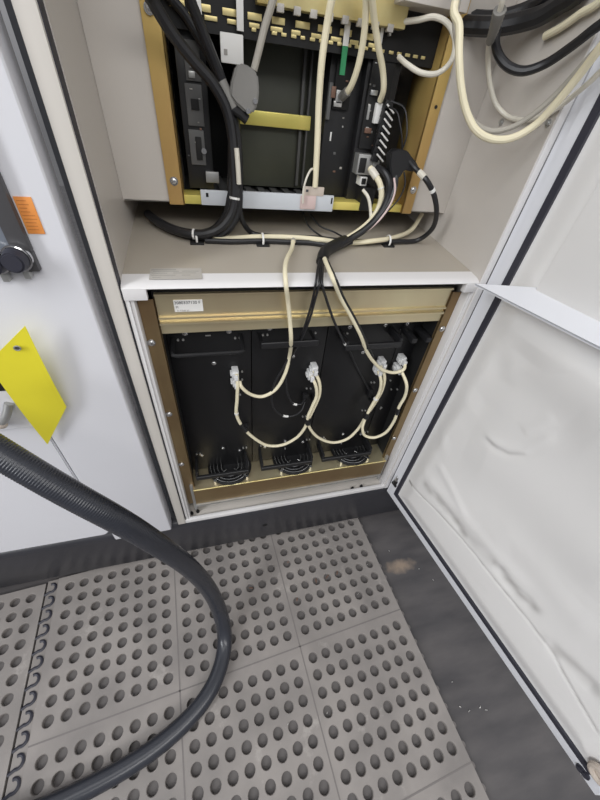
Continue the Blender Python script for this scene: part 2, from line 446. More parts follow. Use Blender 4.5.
# faded label on the shelf
u = V((1, 0, 0)); sv = V((0, 1, .09)).normalized()
a = atz(151, 264, shz(.07)); b_ = atz(201, 264, shz(.07)); c_ = atz(152, 279, shz(.03))
lw = (b_ - a).length; o0 = V((a.x, .016, shz(.016) + .0006))
bm = B(); box(bm, 0, lw, 0, .040, 0, .0003, mtx=orient(o0, u, sv, u.cross(sv)))
fl = obj('faded_label', bm, 'lab_grey', cab, 'faded grey label on the shelf front')
bm = B()
for k, (x0, x1, yy) in enumerate(((.002, .045, .0345), (.005, .05, .028), (.055, .085, .0285), (.003, .03, .0215), (.04, .08, .022), (.003, .044, .014), (.055, .07, .014), (.005, .02, .007))):
    box(bm, x0, x1, yy - (.0018 if k == 0 else .0009), yy + .0009, .0003, .0005, mtx=orient(o0, u, sv, u.cross(sv)))
obj('faded_print', bm, 'ink_faint', fl)

# white mounting plates beside the upper rack
YU = .205; ZU = 1.172
P('mounting_plate', 'cab_white', (XL + .0003, .098, YU, YU + .003, ZU, TOP - .02), (.095, .098, YU, BACK, ZU, TOP - .02), (XL + .002, .098, YU, BACK, ZU, ZU + .003), bev=.0008)
P('mounting_plate', 'cab_white', (.636, XR - .0003, YU, YU + .003, ZU, TOP - .02), (.636, .639, YU, BACK, ZU, TOP - .02), (.636, .722, YU, BACK, ZU, ZU + .003), bev=.0008)
# two studs on the right wall
for q in ((502, 122), (549, 123)):
    p = atx(*q, XR); bm = B(); cyl(bm, p, -X, .0055, .003, 6); cyl(bm, p - X * .003, -X, .003, .003, 12)
    obj('wall_bolt', bm, 'galv', cab, 'small bolt head on the white wall')
# floor bolts
for q in ((192, 514), (198, 512), (352, 489), (361, 487)):
    p = atz(*q, .272); bm = B(); cyl(bm, p, Z, .006, .008, 6, bev=.001); cyl(bm, p + Z * .008, Z, .0035, .005, 10)
    obj('floor_bolt', bm, 'black_matte', cab, 'dark bolt standing on the cabinet floor')

# ------------------------------------------------------------------ the open door (part of the cabinet)
TH = R_(9.46); DH = V((.753, -.003, 0))
DS = V((math.sin(TH), -math.cos(TH), 0)); DN = V((-math.cos(TH), -math.sin(TH), 0))     # along the door, and out of its inner face
def D(s, n, z): return DH + DS * s + DN * n + V((0, 0, z))
DMX = orient(DH, DS, DN, Z)
def dpx(x, y):       # (s, z) where a sight line meets the inner face of the door
    d = ray(x, y); t = (DH - CAM).dot(DN) / d.dot(DN); q = CAM + d * t - DH
    return q.dot(DS), q.z
DW, DZ0, DZ1 = .845, .242, 1.93
bm = B(); box(bm, .0, DW, -.024, -.004, DZ0, DZ1, bev=.003, mtx=DMX)
door = obj('door', bm, 'door_paint', cab, 'white hinged door standing open')
def frame_band(bm, s0, s1, z0, z1, w, n0, n1, bev=.002):
    """rectangular frame around (s0..s1, z0..z1) of width w, mitred"""
    for quad in (((s0, z0), (s1, z0), (s1 - w, z0 + w), (s0 + w, z0 + w)), ((s0, z1), (s0, z0), (s0 + w, z0 + w), (s0 + w, z1 - w)),
                 ((s1, z0), (s1, z1), (s1 - w, z1 - w), (s1 - w, z0 + w)), ((s1, z1), (s0, z1), (s0 + w, z1 - w), (s1 - w, z1 - w))):
        prism(bm, [D(s, n0, z) for s, z in quad], DN * (n1 - n0))
bm = B(); frame_band(bm, .001, DW - .001, DZ0 + .001, DZ1 - .001, .018, -.005, -.0005)
frame_band(bm, .0185, DW - .0185, DZ0 + .0185, DZ1 - .0185, .019, -.005, .004)
obj('door_rim', bm, 'door_paint', door)
bm = B(); frame_band(bm, .0375, DW - .0375, DZ0 + .0375, DZ1 - .0375, .0138, -.004, .0055)
obj('door_seal', bm, 'rubber', door, 'black rubber seal around the door')

# white sheet liner with soft dents and creases
polys = []   # (polyline in (s,z), amplitude, width)
def crease(pxs, amp, wid): polys.append(([dpx(*q) for q in pxs], amp, wid))
crease([(412, 483), (440, 512), (475, 553), (500, 585), (530, 622), (556, 657), (575, 690), (598, 730)], -.0022, .0035)   # groove line along the bottom
crease([(487, 430), (496, 440), (510, 448), (528, 450), (548, 440), (562, 432)], .0018, .012)
crease([(487, 436), (497, 446), (511, 453), (528, 454), (548, 446)], -.0018, .009)
crease([(434, 490), (449, 511), (465, 533)], -.0042, .015)
crease([(496, 563), (511, 586), (535, 608)], -.0045, .016)
crease([(545, 640), (575, 668), (600, 692)], -.0045, .019)
crease([(425, 470), (440, 490), (470, 523), (500, 560), (530, 590)], .0022, .022)
crease([(447, 455), (444, 430), (462, 414), (485, 402)], .0022, .02)
crease([(440, 462), (452, 485), (468, 520)], .002, .014)
crease([(495, 320), (505, 350), (500, 375), (470, 405)], -.004, .045)
crease([(540, 345), (520, 375), (545, 395), (600, 440)], -.006, .06)
crease([(508, 338), (515, 358), (512, 385)], .002, .025)
crease([(525, 430), (540, 425), (560, 415)], .0015, .014)
crease([(480, 540), (510, 540), (540, 570), (570, 610), (598, 640)], .003, .04)
crease([(470, 440), (520, 480), (580, 540), (640, 600)], .006, .09)
def seg_d(s, z, a, b):
    vx, vz = b[0] - a[0], b[1] - a[1]; L = vx * vx + vz * vz
    t = max(0, min(1, ((s - a[0]) * vx + (z - a[1]) * vz) / L)) if L else 0
    return math.hypot(s - a[0] - t * vx, z - a[1] - t * vz), t
def height(s, z):
    h = 0.
    for pl_, amp, w in polys:
        d = 9; n = len(pl_) - 1; taper = 1
        for i in range(n):
            dd, t = seg_d(s, z, pl_[i], pl_[i + 1])
            if dd < d: d = dd; q = (i + t) / n; taper = min(1., 6 * min(q, 1 - q) + .15) if n < 6 else 1
        h += amp * taper * math.exp(-(d / w) ** 2)
    cut = min(1., max(0., (1.105 - z) / .07))
    h += .024 * cut * cut * (3 - 2 * cut) * math.exp(-((z - 1.03) / .13) ** 2 - ((s - .38) / .22) ** 2) - .012 * math.exp(-((z - .62) / .2) ** 2 - ((s - .5) / .25) ** 2)
    h += .0020 * math.sin(9 * s + 5 * z + 1.3) * math.cos(7 * z - 4 * s) + .0011 * math.sin(23 * s - 17 * z) * math.sin(13 * z + 2)
    e = min(1., max(0, min(s - .058, DW - .058 - s, z - DZ0 - .058, DZ1 - .058 - z) / .05))
    if z > 1.105: h *= .25
    return max(-.0015, .009 * (e * e * (3 - 2 * e)) ** .8 + h * e)
STREAKS = [([dpx(*q) for q in pl_], a_, w_) for pl_, a_, w_ in (  # grey streaks along the creases, the groove and the hinge corner
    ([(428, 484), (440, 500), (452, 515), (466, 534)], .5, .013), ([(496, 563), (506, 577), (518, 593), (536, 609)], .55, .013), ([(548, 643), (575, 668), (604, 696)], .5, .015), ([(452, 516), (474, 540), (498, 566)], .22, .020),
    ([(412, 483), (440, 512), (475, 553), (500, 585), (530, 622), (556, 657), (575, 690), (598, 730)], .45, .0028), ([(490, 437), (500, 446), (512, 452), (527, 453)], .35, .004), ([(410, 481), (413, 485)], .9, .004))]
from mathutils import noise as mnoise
def streak(s, z):
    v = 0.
    for pl_, a_, w_ in STREAKS:
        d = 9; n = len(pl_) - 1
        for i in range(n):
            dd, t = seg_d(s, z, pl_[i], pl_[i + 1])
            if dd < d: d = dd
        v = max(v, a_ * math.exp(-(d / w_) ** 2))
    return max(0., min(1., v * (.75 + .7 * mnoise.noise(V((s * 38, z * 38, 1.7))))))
bm = B(); DL = bm.verts.layers.float.new('streak'); s0, s1, z0, z1 = .050, DW - .050, DZ0 + .050, 1.60
NS, NZ = 190, 330
gr = [[bm.verts.new(D(s0 + (s1 - s0) * i / NS, height(s0 + (s1 - s0) * i / NS, z0 + (z1 - z0) * j / NZ) - .001, z0 + (z1 - z0) * j / NZ)) for i in range(NS + 1)] for j in range(NZ + 1)]
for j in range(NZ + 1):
    for i in range(NS + 1): gr[j][i][DL] = streak(s0 + (s1 - s0) * i / NS, z0 + (z1 - z0) * j / NZ)
for j in range(NZ):
    for i in range(NS): bm.faces.new((gr[j][i], gr[j + 1][i], gr[j + 1][i + 1], gr[j][i + 1]))
bmesh.ops.recalc_face_normals(bm, faces=bm.faces[:])
M['liner_streaked'] = M['liner'].copy(); nt = M['liner_streaked'].node_tree; b_ = nt.nodes['Principled BSDF']
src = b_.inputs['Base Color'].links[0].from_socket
at_ = nt.nodes.new('ShaderNodeAttribute'); at_.attribute_name = 'streak'
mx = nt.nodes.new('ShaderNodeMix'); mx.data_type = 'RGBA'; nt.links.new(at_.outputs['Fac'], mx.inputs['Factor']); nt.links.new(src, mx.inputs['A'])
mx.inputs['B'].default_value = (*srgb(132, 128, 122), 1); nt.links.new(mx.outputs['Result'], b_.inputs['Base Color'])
obj('door_liner', bm, 'liner_streaked', door, 'soft dented white liner sheet', smooth=60)
# bent sheet ledge: back plate on the door and a ledge sticking out
bm = B()
T1 = V((.705, -.022, 1.090)); T2 = V((.749, -.285, 1.100)); dirn = (T2 - T1); T3 = T1 + dirn * 2.6
A1 = D(.110, .008, 1.1215); A2 = D(.75, .008, 1.1255); A0 = D(.045, .006, 1.1135)
prism(bm, [T1, T3, A2, A1], V((0, 0, .003)))
prism(bm, [T1 + V((0, 0, -.0015)), T3 + V((0, 0, -.0015)), T3 + V((0, 0, .003)), T1 + V((0, 0, .003))], DN * -.0025)
bmesh.ops.recalc_face_normals(bm, faces=bm.faces[:])
ledge = obj('door_ledge', bm, 'door_paint', door, 'thin white folded sheet ledge sticking out of the door')
bm = B(); box(bm, .112, .75, .004, .0125, 1.118, 1.55, bev=.003, mtx=DMX); obj('ledge_back_plate', bm, 'liner', door)
# hinge pin block near the lower hinge corner, rubber bumpers at the free corner
s, z = dpx(398, 479)
bm = B(); cyl(bm, D(.022, .004, z - .03), Z, .0085, .026, 16, bev=.002); box(bm, .010, .034, .0, .010, z - .036, z - .026, bev=.002, mtx=DMX)
obj('hinge_block', bm, 'black', door, 'small black hinge block')
bm = B(); cyl(bm, D(.022, .006, z - .006), Z, .0065, .022, 16, bev=.001); obj('hinge_pin', bm, 'chrome', door, 'shiny hinge pin')
for q in ((582, 767), (587, 773)):
    s, z = dpx(*q); bm = B(); cyl(bm, D(s, -.001, z), DN, .009, .012, 16, bev=.002); obj('rubber_bumper', bm, 'rubber', door)
s, z = dpx(600, 768); bm = B(); ring(bm, D(s + .01, .010, z), DN, .02, .007, 24, 8); cyl(bm, D(s + .01, .0, z), DN, .0135, .008, 20)
obj('door_grommet', bm, 'beige', door, 'pale round grommet in the lower free corner')

# ------------------------------------------------------------------ lower drive rack
rk = root('drive_rack', (.37, .1, .30), 'yellow zinc-plated mounting frame in the lower compartment of the cabinet', 'rack')
YR = .028; YP = .09
def rail(name, x0, x1, xs, z0, z1, y0, yd, par, m, lab=None):
    bm = B(); box(bm, x0, x1, y0, y0 + .003, z0, z1, bev=.0008); box(bm, xs, xs + .003, y0, yd, z0, z1, bev=.0008)
    return obj(name, bm, m, par, lab)
rail('side_rail', .0195, .0500, .047, .330, 1.050, YR, YR + .008, rk, 'zinc_dull')
rail('side_rail', .7000, .7252, .700, .330, 1.050, YR, YR + .008, rk, 'zinc_dull')
# top cross beam: flat web with two rolled lips and a lower step
bx0, bx1 = .0505, .6995
pts = [(YR + .004, 1.060), (YR - .001, 1.060), (YR - .001, 1.0565), (YR + .004, 1.055), (YR + .004, 1.0135), (YR - .002, 1.012), (YR - .002, 1.0085), (YR + .005, 1.007), (YR + .006, 1.0005), (YR - .002, .9995), (YR - .002, .995), (YR + .004, .994), (YR + .004, .9735), (YR + .05, .9735), (YR + .05, 1.060)]
bm = B(); prism(bm, [V((bx0, y, z)) for y, z in pts], V((bx1 - bx0, 0, 0)))
beam = obj('top_beam', bm, 'zinc', rk)
# bottom tray with a front lip
YT = .012; ZT = .424
bm = B(); box(bm, .046, .704, YT + .002, YT + .22, ZT - .003, ZT); tray = obj('bottom_tray', bm, 'zinc', rk)
bm = B(); box(bm, .046, .704, YT, YT + .002, .349, ZT); obj('tray_lip', bm, 'zinc_dull', rk, 'front lip of the tray, coloured darker as if in shade')  # same metal as the tray; its dark reflection is put into the colour
bm = B(); sweep(bm, [V((.046, YT + .001, ZT + .0008)), V((.375, YT + .001, ZT + .0008)), V((.704, YT + .001, ZT + .0008))], .0024, 12); obj('lit_edge', bm, 'zinc_pale', rk, 'pale bead standing for the highlight on the tray edge')  # pale bead added for the highlight along the tray edge
bm = B(); box(bm, .046, .704, YT - .0055, YT + .01, .340, .3475, bev=.001); obj('tray_flange', bm, 'galv', rk, 'pale bent flange under the tray')
for x in (.036, .706):
    bm = B(); box(bm, x, x + .009, .02, .12, .300, .44, bev=.001); obj('tray_bracket', bm, 'galv', rk, 'grey steel end bracket of the tray')
for q in ((151.5, 342.5), (169, 414), (181.5, 464), (442, 328.6), (415, 390), (394, 438)):
    p = at(*q, YR - .001); bm = B(); cyl(bm, p, -Y, .0078, .0025, 20, bev=.0006); sphere(bm, p - Y * .0025, .0062, (1, .55, 1), 14)
    obj('rail_bolt', bm, 'steel', rk, 'bright round bolt head')
for x0, x1 in ((.021, .0468), (.7032, .7240)):
    bm = B(); box(bm, x0, x1, YR + .0085, .30, .430, 1.030); obj('side_plate', bm, 'black_matte', rk, 'black inner side plate')
# black space behind the drives
bm = B(); box(bm, .052, .698, .30, .31, .44, 1.03); obj('back_plate', bm, 'black_matte', rk, 'black plate behind the drives')
# printed sticker on the beam
a = at(173, 300.2, YR + .003); b_ = at(202.3, 300.2, YR + .003); c_ = at(175, 312, YR + .003)
bm = B(); box(bm, a.x, b_.x, YR + .0028, YR + .0042, c_.z, a.z); stk = obj('part_sticker', bm, 'white_lab', rk, 'small white sticker with a printed number')
w_ = b_.x - a.x
text_mesh('printed_number', '2080337130 F', .0085, V((a.x + .001, YR + .0028, a.z - .0082)), X, Z, 'ink', stk)
text_mesh('printed_code', 'M', .006, V((a.x + .003, YR + .0028, a.z - .0165)), X, Z, 'ink', stk)
text_mesh('printed_code', '31 73330 23', .0045, V((a.x + .004, YR + .0028, a.z - .0235)), X, Z, 'ink_faint', stk)

# ------------------------------------------------------------------ drives
bounds = [.047, .239, .432, .645, .7032]
labs = ['wide black drive unit, first from the left, below the white sticker', 'wide black drive unit, second from the left, behind the hanging cream cable',
        'wide black drive unit, third from the left', 'narrow black drive unit at the right-hand rail']
tops = [(185, 229, 333, 331), (269.7, 305, 328, 326), (350, 385.6, 326.5, 324.6), (408, 434, 323, 322)]
hand = [((172, 356), (244, 352)), ((261, 345), (318, 342)), ((345, 347), (401, 344)), ((411, 341), (438, 337))]
bothand = [((196, 478), (249, 472)), ((261, 470), (312, 464)), ((322, 459), (372, 450)), None]
mids = [[(214, 363), (223, 448)], [(293, 356), (285, 441)], [(363, 352), (343, 434)], [(381, 408)]]
def screw(par, x, z, r=.0055, y=YP, name='screw'):
    bm = B(); cyl(bm, V((x, y, z)), -Y, r, .0018, 16); sphere(bm, V((x, y - .0018, z)), r * .8, (1, .5, 1), 12)
    return obj(name, bm, 'steel', par, 'bright screw head')
def pin(bm, x, z): cyl(bm, V((x, YP, z)), -Y, .0026, .004, 10)
def handle(par, pa, pb, yb, za, lab):
    a = at(*pa, yb); b = at(*pb, yb); z = (a.z + b.z) / 2
    bm = B()
    pts = [V((a.x, YP, za)), V((a.x, yb + .012, z + .003)), V((a.x + .002, yb + .003, z + .0005)), V((a.x + .010, yb, z)), V((b.x - .010, yb, z)), V((b.x - .002, yb + .003, z + .0005)), V((b.x, yb + .012, z + .003)), V((b.x, YP, za))]
    sweep(bm, pts, .0048, 10)
    return obj('pull_handle', bm, 'black', par, lab)
def bar_handle(par, x0, x1, yb, z, za, lab):
    bm = B(); box(bm, x0, x1, yb, yb + .010, z - .008, z + .008, bev=.0035, seg=3)
    for x in (x0 + .004, x1 - .004): box(bm, x - .004, x + .004, yb + .004, YP, z - .005, za, bev=.0015)
    return obj('pull_handle', bm, 'black', par, lab)
drives = []
ZB, ZP = ZT + .003, .968
for i in range(4):
    x0, x1 = bounds[i] + .001, bounds[i + 1] - .001
    d = root('drive_unit', ((x0 + x1) / 2, YP + .08, ZB), labs[i], 'drive unit', 'drive units in the lower rack')
    drives.append(d)
    bm = B(); box(bm, x0, x1, YP, YP + .004, ZB, ZP, bev=.0008); fp = obj('front_panel', bm, 'black_panel', d)
    bm = B(); box(bm, x0 + .003, x1 - .003, YP + .004, YP + .2, ZB, ZP - .005); obj('housing', bm, 'black_matte', d)
    for xx, yy in ((tops[i][0], tops[i][2]), (tops[i][1], tops[i][3])):
        p = at(xx, yy, YP); screw(d, p.x, p.z, .0062)
        bm = B(); sgn = 1 if xx == tops[i][1] else -1
        q = at(xx + (6 if sgn > 0 else -7), yy + 6.5, YP); pin(bm, q.x, q.z); pin(bm, q.x + .011, q.z); obj('handle_rivet', bm, 'galv', d, 'pair of small bright rivets')
    for q in mids[i]:
        p = at(*q, YP); screw(d, p.x, p.z, .0055)
    pa, pb = hand[i]
    if i in (0,): handle(d, pa, pb, .03, .925, 'black D-shaped pull handle near the top')
    elif i == 3:
        a = at(*pa, .03); b = at(*pb, .03)
        for xa in (a.x, (a.x + b.x) / 2 + .004):
            bm = B(); box(bm, xa, xa + .016, .026, YP, a.z - .006, a.z + .008, bev=.003); obj('pull_handle', bm, 'black', d, 'short black grip sticking out of the panel')
    else:
        a = at(*pa, .03); b = at(*pb, .03); bar_handle(d, a.x, b.x, .024, (a.z + b.z) / 2, .93, 'broad black bar handle near the top')
    if bothand[i]:
        a = at(*bothand[i][0], .03); b = at(*bothand[i][1], .03)
        bar_handle(d, a.x, b.x, .026, .462, .488, 'black bar handle just above the fan')
        bm = B()
        for xx in (a.x + .004, a.x + .014, b.x - .014, b.x - .004): pin(bm, xx + .004, .508)
        obj('handle_rivet', bm, 'galv', d)
        screw(d, a.x + .022, .497, .005); screw(d, b.x - .022, .497, .005)
    # small bright slot near the top
    if i == 0:
        bm = B(); p = at(208, 335.4, YP); box(bm, p.x - .006, p.x + .006, YP - .0008, YP, p.z - .0015, p.z + .0015); obj('slot_mark', bm, 'galv', d)
# connector sockets, rivets and the small black jacks
def extras(d, rivs, jacks):
    for q in rivs:
        p = at(*q, YP); bm = B(); pin(bm, p.x, p.z); obj('rivet', bm, 'galv', d, 'tiny bright rivet')
    for (x, y, w, h) in jacks:
        p = at(x, y, YP); bm = B(); box(bm, p.x - w, p.x + w, YP - .014, YP, p.z - h, p.z + h, bev=.002)
        box(bm, p.x - w * .6, p.x + w * .6, YP - .016, YP - .013, p.z - h * .7, p.z + h * .2, bev=.0008); obj('signal_jack', bm, 'black', d, 'small black signal jack')
extras(drives[0], [(242, 371), (242, 379), (240, 394)], [(246, 424, .006, .006)])
extras(drives[1], [(306.5, 388), (310.5, 388), (302.5, 416), (305.5, 416), (285, 448)], [(304.5, 396, .008, .016), (313, 397, .004, .012)])
extras(drives[2], [(371, 382), (374, 382), (362, 410), (365, 410), (341, 443)], [(369, 391, .006, .016), (371, 398, .004, .01)])
extras(drives[3], [(390, 380), (391, 389), (397, 389), (381, 407), (397.5, 410)], [])

# ------------------------------------------------------------------ fans in the tray
fl_ = ['round black fan under the first drive unit from the left', 'round black fan under the second drive unit', 'round black fan under the third drive unit, nearest the door']
for i, (px, py) in enumerate(((231, 476), (295, 466), (352, 455))):
    c = atz(px, py, ZT + .004); c = V((c.x, .081, ZT))
    f = root('cooling_fan', c, fl_[i], 'fan', 'cooling fans in the tray')
    bm = B(); ring(bm, c + Z * .0045, Z, .066, .0045, 40, 8); cyl(bm, c - Z * .008, Z, .066, .009, 40); obj('fan_housing', bm, 'black_matte', f)
    bm = B()
    for k in range(7):
        a = 2 * math.pi * k / 7
        u = V((math.cos(a), math.sin(a), 0)); w = V((-math.sin(a), math.cos(a), 0))
        prism(bm, [c + u * .02 - w * .006 + Z * .0016, c + u * .06 - w * .018 + Z * .0016, c + u * .06 + w * .010 + Z * .0045, c + u * .02 + w * .008 + Z * .0045], V((0, 0, .0008)))
    obj('fan_blade', bm, 'black', f)
    bm = B(); cyl(bm, c + Z * .001, Z, .022, .006, 24, bev=.001); obj('fan_hub', bm, 'black', f)
    bm = B()
    for rr in (.028, .040, .052, .062): ring(bm, c + Z * .0095, Z, rr, .0013, 40, 6)
    for k in range(4):
        a = R_(45 + 90 * k); u = V((math.cos(a), math.sin(a), 0)); sweep(bm, [c + u * .018 + Z * .0095, c + u * .07 + Z * .0095], .0013, 6)
    obj('finger_guard', bm, 'steel', f, 'wire finger guard with concentric rings')
    for k in (2, 3):
        a = R_(45 + 90 * k); u = V((math.cos(a), math.sin(a), 0))
        bm = B(); cyl(bm, c + u * .071, Z, .005, .011, 12); obj('guard_screw', bm, 'steel', f)

# ------------------------------------------------------------------ upper card rack
ur = root('card_rack', (.37, .3, ZU), 'yellow zinc-plated card rack full of circuit boards in the upper compartment', 'rack')
rail('side_rail', .0915, .1205, .1175, ZU - .003, 1.70, YU - .004, .30, ur, 'zinc_gold')
rail('side_rail', .6140, .6400, .614, ZU - .003, 1.70, YU - .004, .30, ur, 'zinc_gold')
for q in ((149, 8), (174, 181), (413, 190)):
    p = at(*q, YU - .005); bm = B(); cyl(bm, p, -Y, .0075, .0025, 20, bev=.0006); sphere(bm, p - Y * .002, .006, (1, .5, 1), 14); obj('rail_bolt', bm, 'steel', ur, 'bright round bolt head')
p = at(436, 107, YU - .005); bm = B(); cyl(bm, p + Y * .0005, -Y, .003, .0012, 14); obj('rail_hole', bm, 'black_matte', ur)
bm = B(); box(bm, .1205, .614, YU + .002, YU + .05, ZU - .002, ZU + .014, bev=.001); obj('bottom_channel', bm, 'zinc_green', ur)
bm = B(); box(bm, .1205, .614, YU + .05, .44, ZU + .004, ZU + .007)
for k in range(16): box(bm, .135 + k * .03, .150 + k * .03, YU + .052, .43, ZU + .007, ZU + .013)
obj('slotted_floor', bm, 'grey_mod', ur, 'dark grey slotted bottom of the rack')
bm = B(); box(bm, .1205, .614, .44, .45, ZU, 1.70); obj('back_plane', bm, 'black_matte', ur, 'dark back of the rack')
# top grille: black cage front with rows of yellow slots, yellow channel above on the right
zA = at(245, 15, .228).z; zB = at(245, 24, .228).z; zC = at(290, 36, .232).z
bm = B(); box(bm, .1205, .614, .230, .242, zC - .012, 1.62); box(bm, .1205, .614, .242, .44, zC - .004, zC + .004)
obj('cage_front', bm, 'black_matte', ur, 'black front of the card cage')
k = 0
for zz, hh, LL, n_, x00, dx in ((zA, .0042, .027, 9, .134, .0405), (zB, .0028, .021, 10, .150, .0360), (zC, .0022, .010, 20, .262, .0170)):
    for j in range(n_):
        x = x00 + j * dx
        if x + LL > .600: continue
        bm = B(); box(bm, x, x + LL * random.uniform(.75, 1.), .2275, .232, zz - hh, zz + hh, bev=.0008)
        obj('vent_slot', bm, 'zinc_pale', ur, 'yellow slot of the card cage')
zT = at(300, 11, .212).z
bm = B(); box(bm, .268, .530, .208, .23, zT, zT + .10, bev=.002); obj('top_channel', bm, 'zinc_pale', ur, 'pale yellow channel at the top')
for j in range(8):
    bm = B(); box(bm, .300 + j * .028, .312 + j * .028, .2065, .215, zT - .006, zT + .004, bev=.0012); obj('channel_tooth', bm, 'lab_grey', ur)
# white cable rail along the bottom edge: two lengths
def px_box(bm, x0, y0, x1, y1, yy, dep, bev=.001):
    a = at(x0, (y0 + y1) / 2, yy); b = at(x1, (y0 + y1) / 2, yy); t = at((x0 + x1) / 2, y0, yy); c = at((x0 + x1) / 2, y1, yy)
    box(bm, a.x, b.x, yy, yy + dep, c.z, t.z, bev=bev); return (a.x, b.x, c.z, t.z)
for (x0, y0, x1, y1) in ((201, 190.5, 228, 205.5), (238.5, 193.5, 333.5, 210)):
    bm = B(); px_box(bm, x0, y0, x1, y1, YU - .006, .006); o = obj('cable_rail', bm, 'rail_white', ur, 'pale blue-white strip along the bottom edge')
bm = B(); px_box(bm, 206, 193, 208.5, 197, YU - .0065, .001, 0); px_box(bm, 331, 198, 332.4, 204, YU - .0065, .001, 0); obj('rail_slot', bm, 'black_matte', ur)

def card(name, label, cat, pxr, yy, dep, m, parts, group=None):
    bm = B(); e = px_box(bm, *pxr, yy, dep, .0015)
    r = root(name, V(((e[0] + e[1]) / 2, yy + dep / 2, e[2])), label, cat, group)
    obj('body' if cat != 'circuit board' else 'board', bm, m, r)
    for nm, q, y2, d2, mm, lb in parts:
        bm = B(); px_box(bm, *q, y2, d2, min(.0012, d2 / 3)); obj(nm, bm, mm, r, lb)
    return r
# left power module
card('power_module', 'tall dark module with grey terminal plates at the left side of the upper rack', 'module', (181, 30, 209, 188), .245, .14, 'black',
     [('terminal_plate', (184.5, 40, 200, 81), .241, .005, 'grey_mod', None), ('terminal_plate', (186.5, 84, 203, 126), .241, .005, 'grey_mod', None), ('terminal_plate', (190, 130, 205, 165), .241, .005, 'grey_mod', None),
      ('socket', (189.5, 54, 195, 60), .238, .005, 'steel', 'bright little terminals'), ('socket', (189.5, 63, 195, 68), .238, .005, 'steel', None), ('socket', (188.5, 71, 195, 78), .238, .005, 'galv', None),
      ('socket', (191, 99, 199, 110), .238, .005, 'black_matte', None), ('socket', (196, 137, 202, 160), .238, .005, 'black_matte', None), ('label_clip', (206, 172, 219, 183), .235, .01, 'galv', 'pale metal clip')])
bm = B(); p = at(204, 151, .241); cyl(bm, p, -Y, .005, .004, 14); obj('screw_lamp', bm, 'steel', bpy.data.objects['power_module'])
# big flat board
card('main_board', 'large dark board filling the middle of the upper rack', 'circuit board', (236, 40, 318, 187), .315, .06, 'board',
     [('board_edge', (300, 44, 303, 186), .305, .012, 'grey_mod', None), ('board_edge', (307, 44, 309, 186), .300, .012, 'grey_mod', None)])
bm = B(); e = px_box(bm, 240, 112.5, 311, 127.5, .296, .012, .002); obj('cross_bracket', bm, 'zinc_green', label='bright yellow-green metal bracket across the large dark board', cat='bracket')
# card with the white and green handle
card('interface_card', 'black card with a white and green strip, left of the two right-hand cards', 'circuit board', (325, 30, 358, 206), .26, .12, 'black',
     [('card_face', (335, 60, 352, 110), .252, .008, 'black_matte', None), ('card_ejector', (328, 82, 331.5, 120), .25, .01, 'grey_mod', None),
      ('port_shell', (336, 90, 343, 104), .248, .006, 'galv', 'metal port shell'), ('port_shell', (331.5, 86, 336, 98), .248, .006, 'brass_chip', None), ('chip_component', (334, 101, 342, 107), .248, .005, 'chip', None), ('printed_mark', (330, 132, 331.5, 141), .2590, .001, 'white_lab', None)])
r_ = bpy.data.objects['interface_card']
for (pa, pb, mm, nm) in (((348.5, 20), (345.5, 46), 'white_lab', 'white_strip'), ((345.5, 46), (342, 75), 'green_lab', 'green_strip')):
    a = at(*pa, .222); b = at(*pb, .222); bm = B()
    prism(bm, [a + X * -.005, a + X * .005, b + X * .005, b - X * .005], V((0, .003, 0))); obj(nm, bm, mm, r_)
# cpu card
card('controller_card', 'black card with network port and terminal row, nearest the right-hand rail', 'circuit board', (360, 18, 392, 207), .240, .14, 'black',
     [('white_strip', (380, 22, 383.5, 47), .222, .003, 'white_lab', None), ('card_face', (366, 60, 388, 150), .232, .009, 'black_matte', None),
      ('white_block', (375.5, 103, 382.5, 124), .222, .014, 'white_lab', 'white connector block'), ('screw_post', (371, 90, 378, 95.5), .226, .010, 'galv', None), ('screw_post', (365, 128, 371.5, 133.5), .228, .008, 'brass_chip', None), ('light_bar', (367.5, 104, 370, 120), .230, .006, 'galv', None),
      ('network_port', (357.5, 154.5, 372.5, 175), .215, .03, 'galv', 'shiny metal network port'), ('port_hole', (359.5, 158, 366, 173), .213, .006, 'black_matte', None), ('network_port', (360.5, 177, 367, 186), .215, .03, 'white_lab', 'small white-rimmed port'), ('port_hole', (361.8, 178.5, 366, 184.5), .213, .006, 'black_matte', None),
      ('power_port', (372.5, 160, 379, 172), .215, .03, 'galv', None), ('lower_block', (361, 188, 374, 211), .205, .05, 'black', None), ('indicator', (389, 32, 391.5, 36), .222, .01, 'chip', None)])
bm = B()
for k in range(8):
    p = at(389 - k * 1.8, 107 + k * 7.2, .214)
    box(bm, -.012, .004, -.006, .006, -.008, .008, bev=.001, mtx=Matrix.Translation(p) @ Matrix.Rotation(R_(12), 4, 'Y'))
tb = root('terminal_block', at(386, 160, .22), 'black terminal block with slanted white wire ends beside the yellow rail', 'terminal block')
obj('body', bm, 'black', tb)
for k in range(8):
    p = at(391 - k * 1.5, 109 + k * 7.0, .205)
    bm = B(); sweep(bm, [p + V((-.010, 0, .006)), p + V((.008, .0, -.006))], .0017, 8); obj('wire_end', bm, 'white_lab', tb, 'white wire sleeve')
random.seed(11)
for nm, (x0, y0, x1, y1), yy, cnt in (('interface_card', (333, 62, 351, 200), .2505, 9), ('controller_card', (366, 62, 387, 150), .2305, 12), ('power_module', (187, 44, 203, 162), .2395, 10)):
    for k in range(cnt):
        x = random.uniform(x0, x1 - 3); y = y0 + (y1 - y0) * (k + random.random()) / cnt; w = random.uniform(1.2, 3); h = random.uniform(1, 3)
        bm = B(); px_box(bm, x, y, x + w, y + h, yy if not (nm == 'interface_card' and y > 110) else .2585, .004, .0004)
        obj('component', bm, random.choice(['galv', 'grey_mod', 'grey_mod', 'lab_grey', 'brass_chip', 'grey_plastic']), bpy.data.objects[nm])
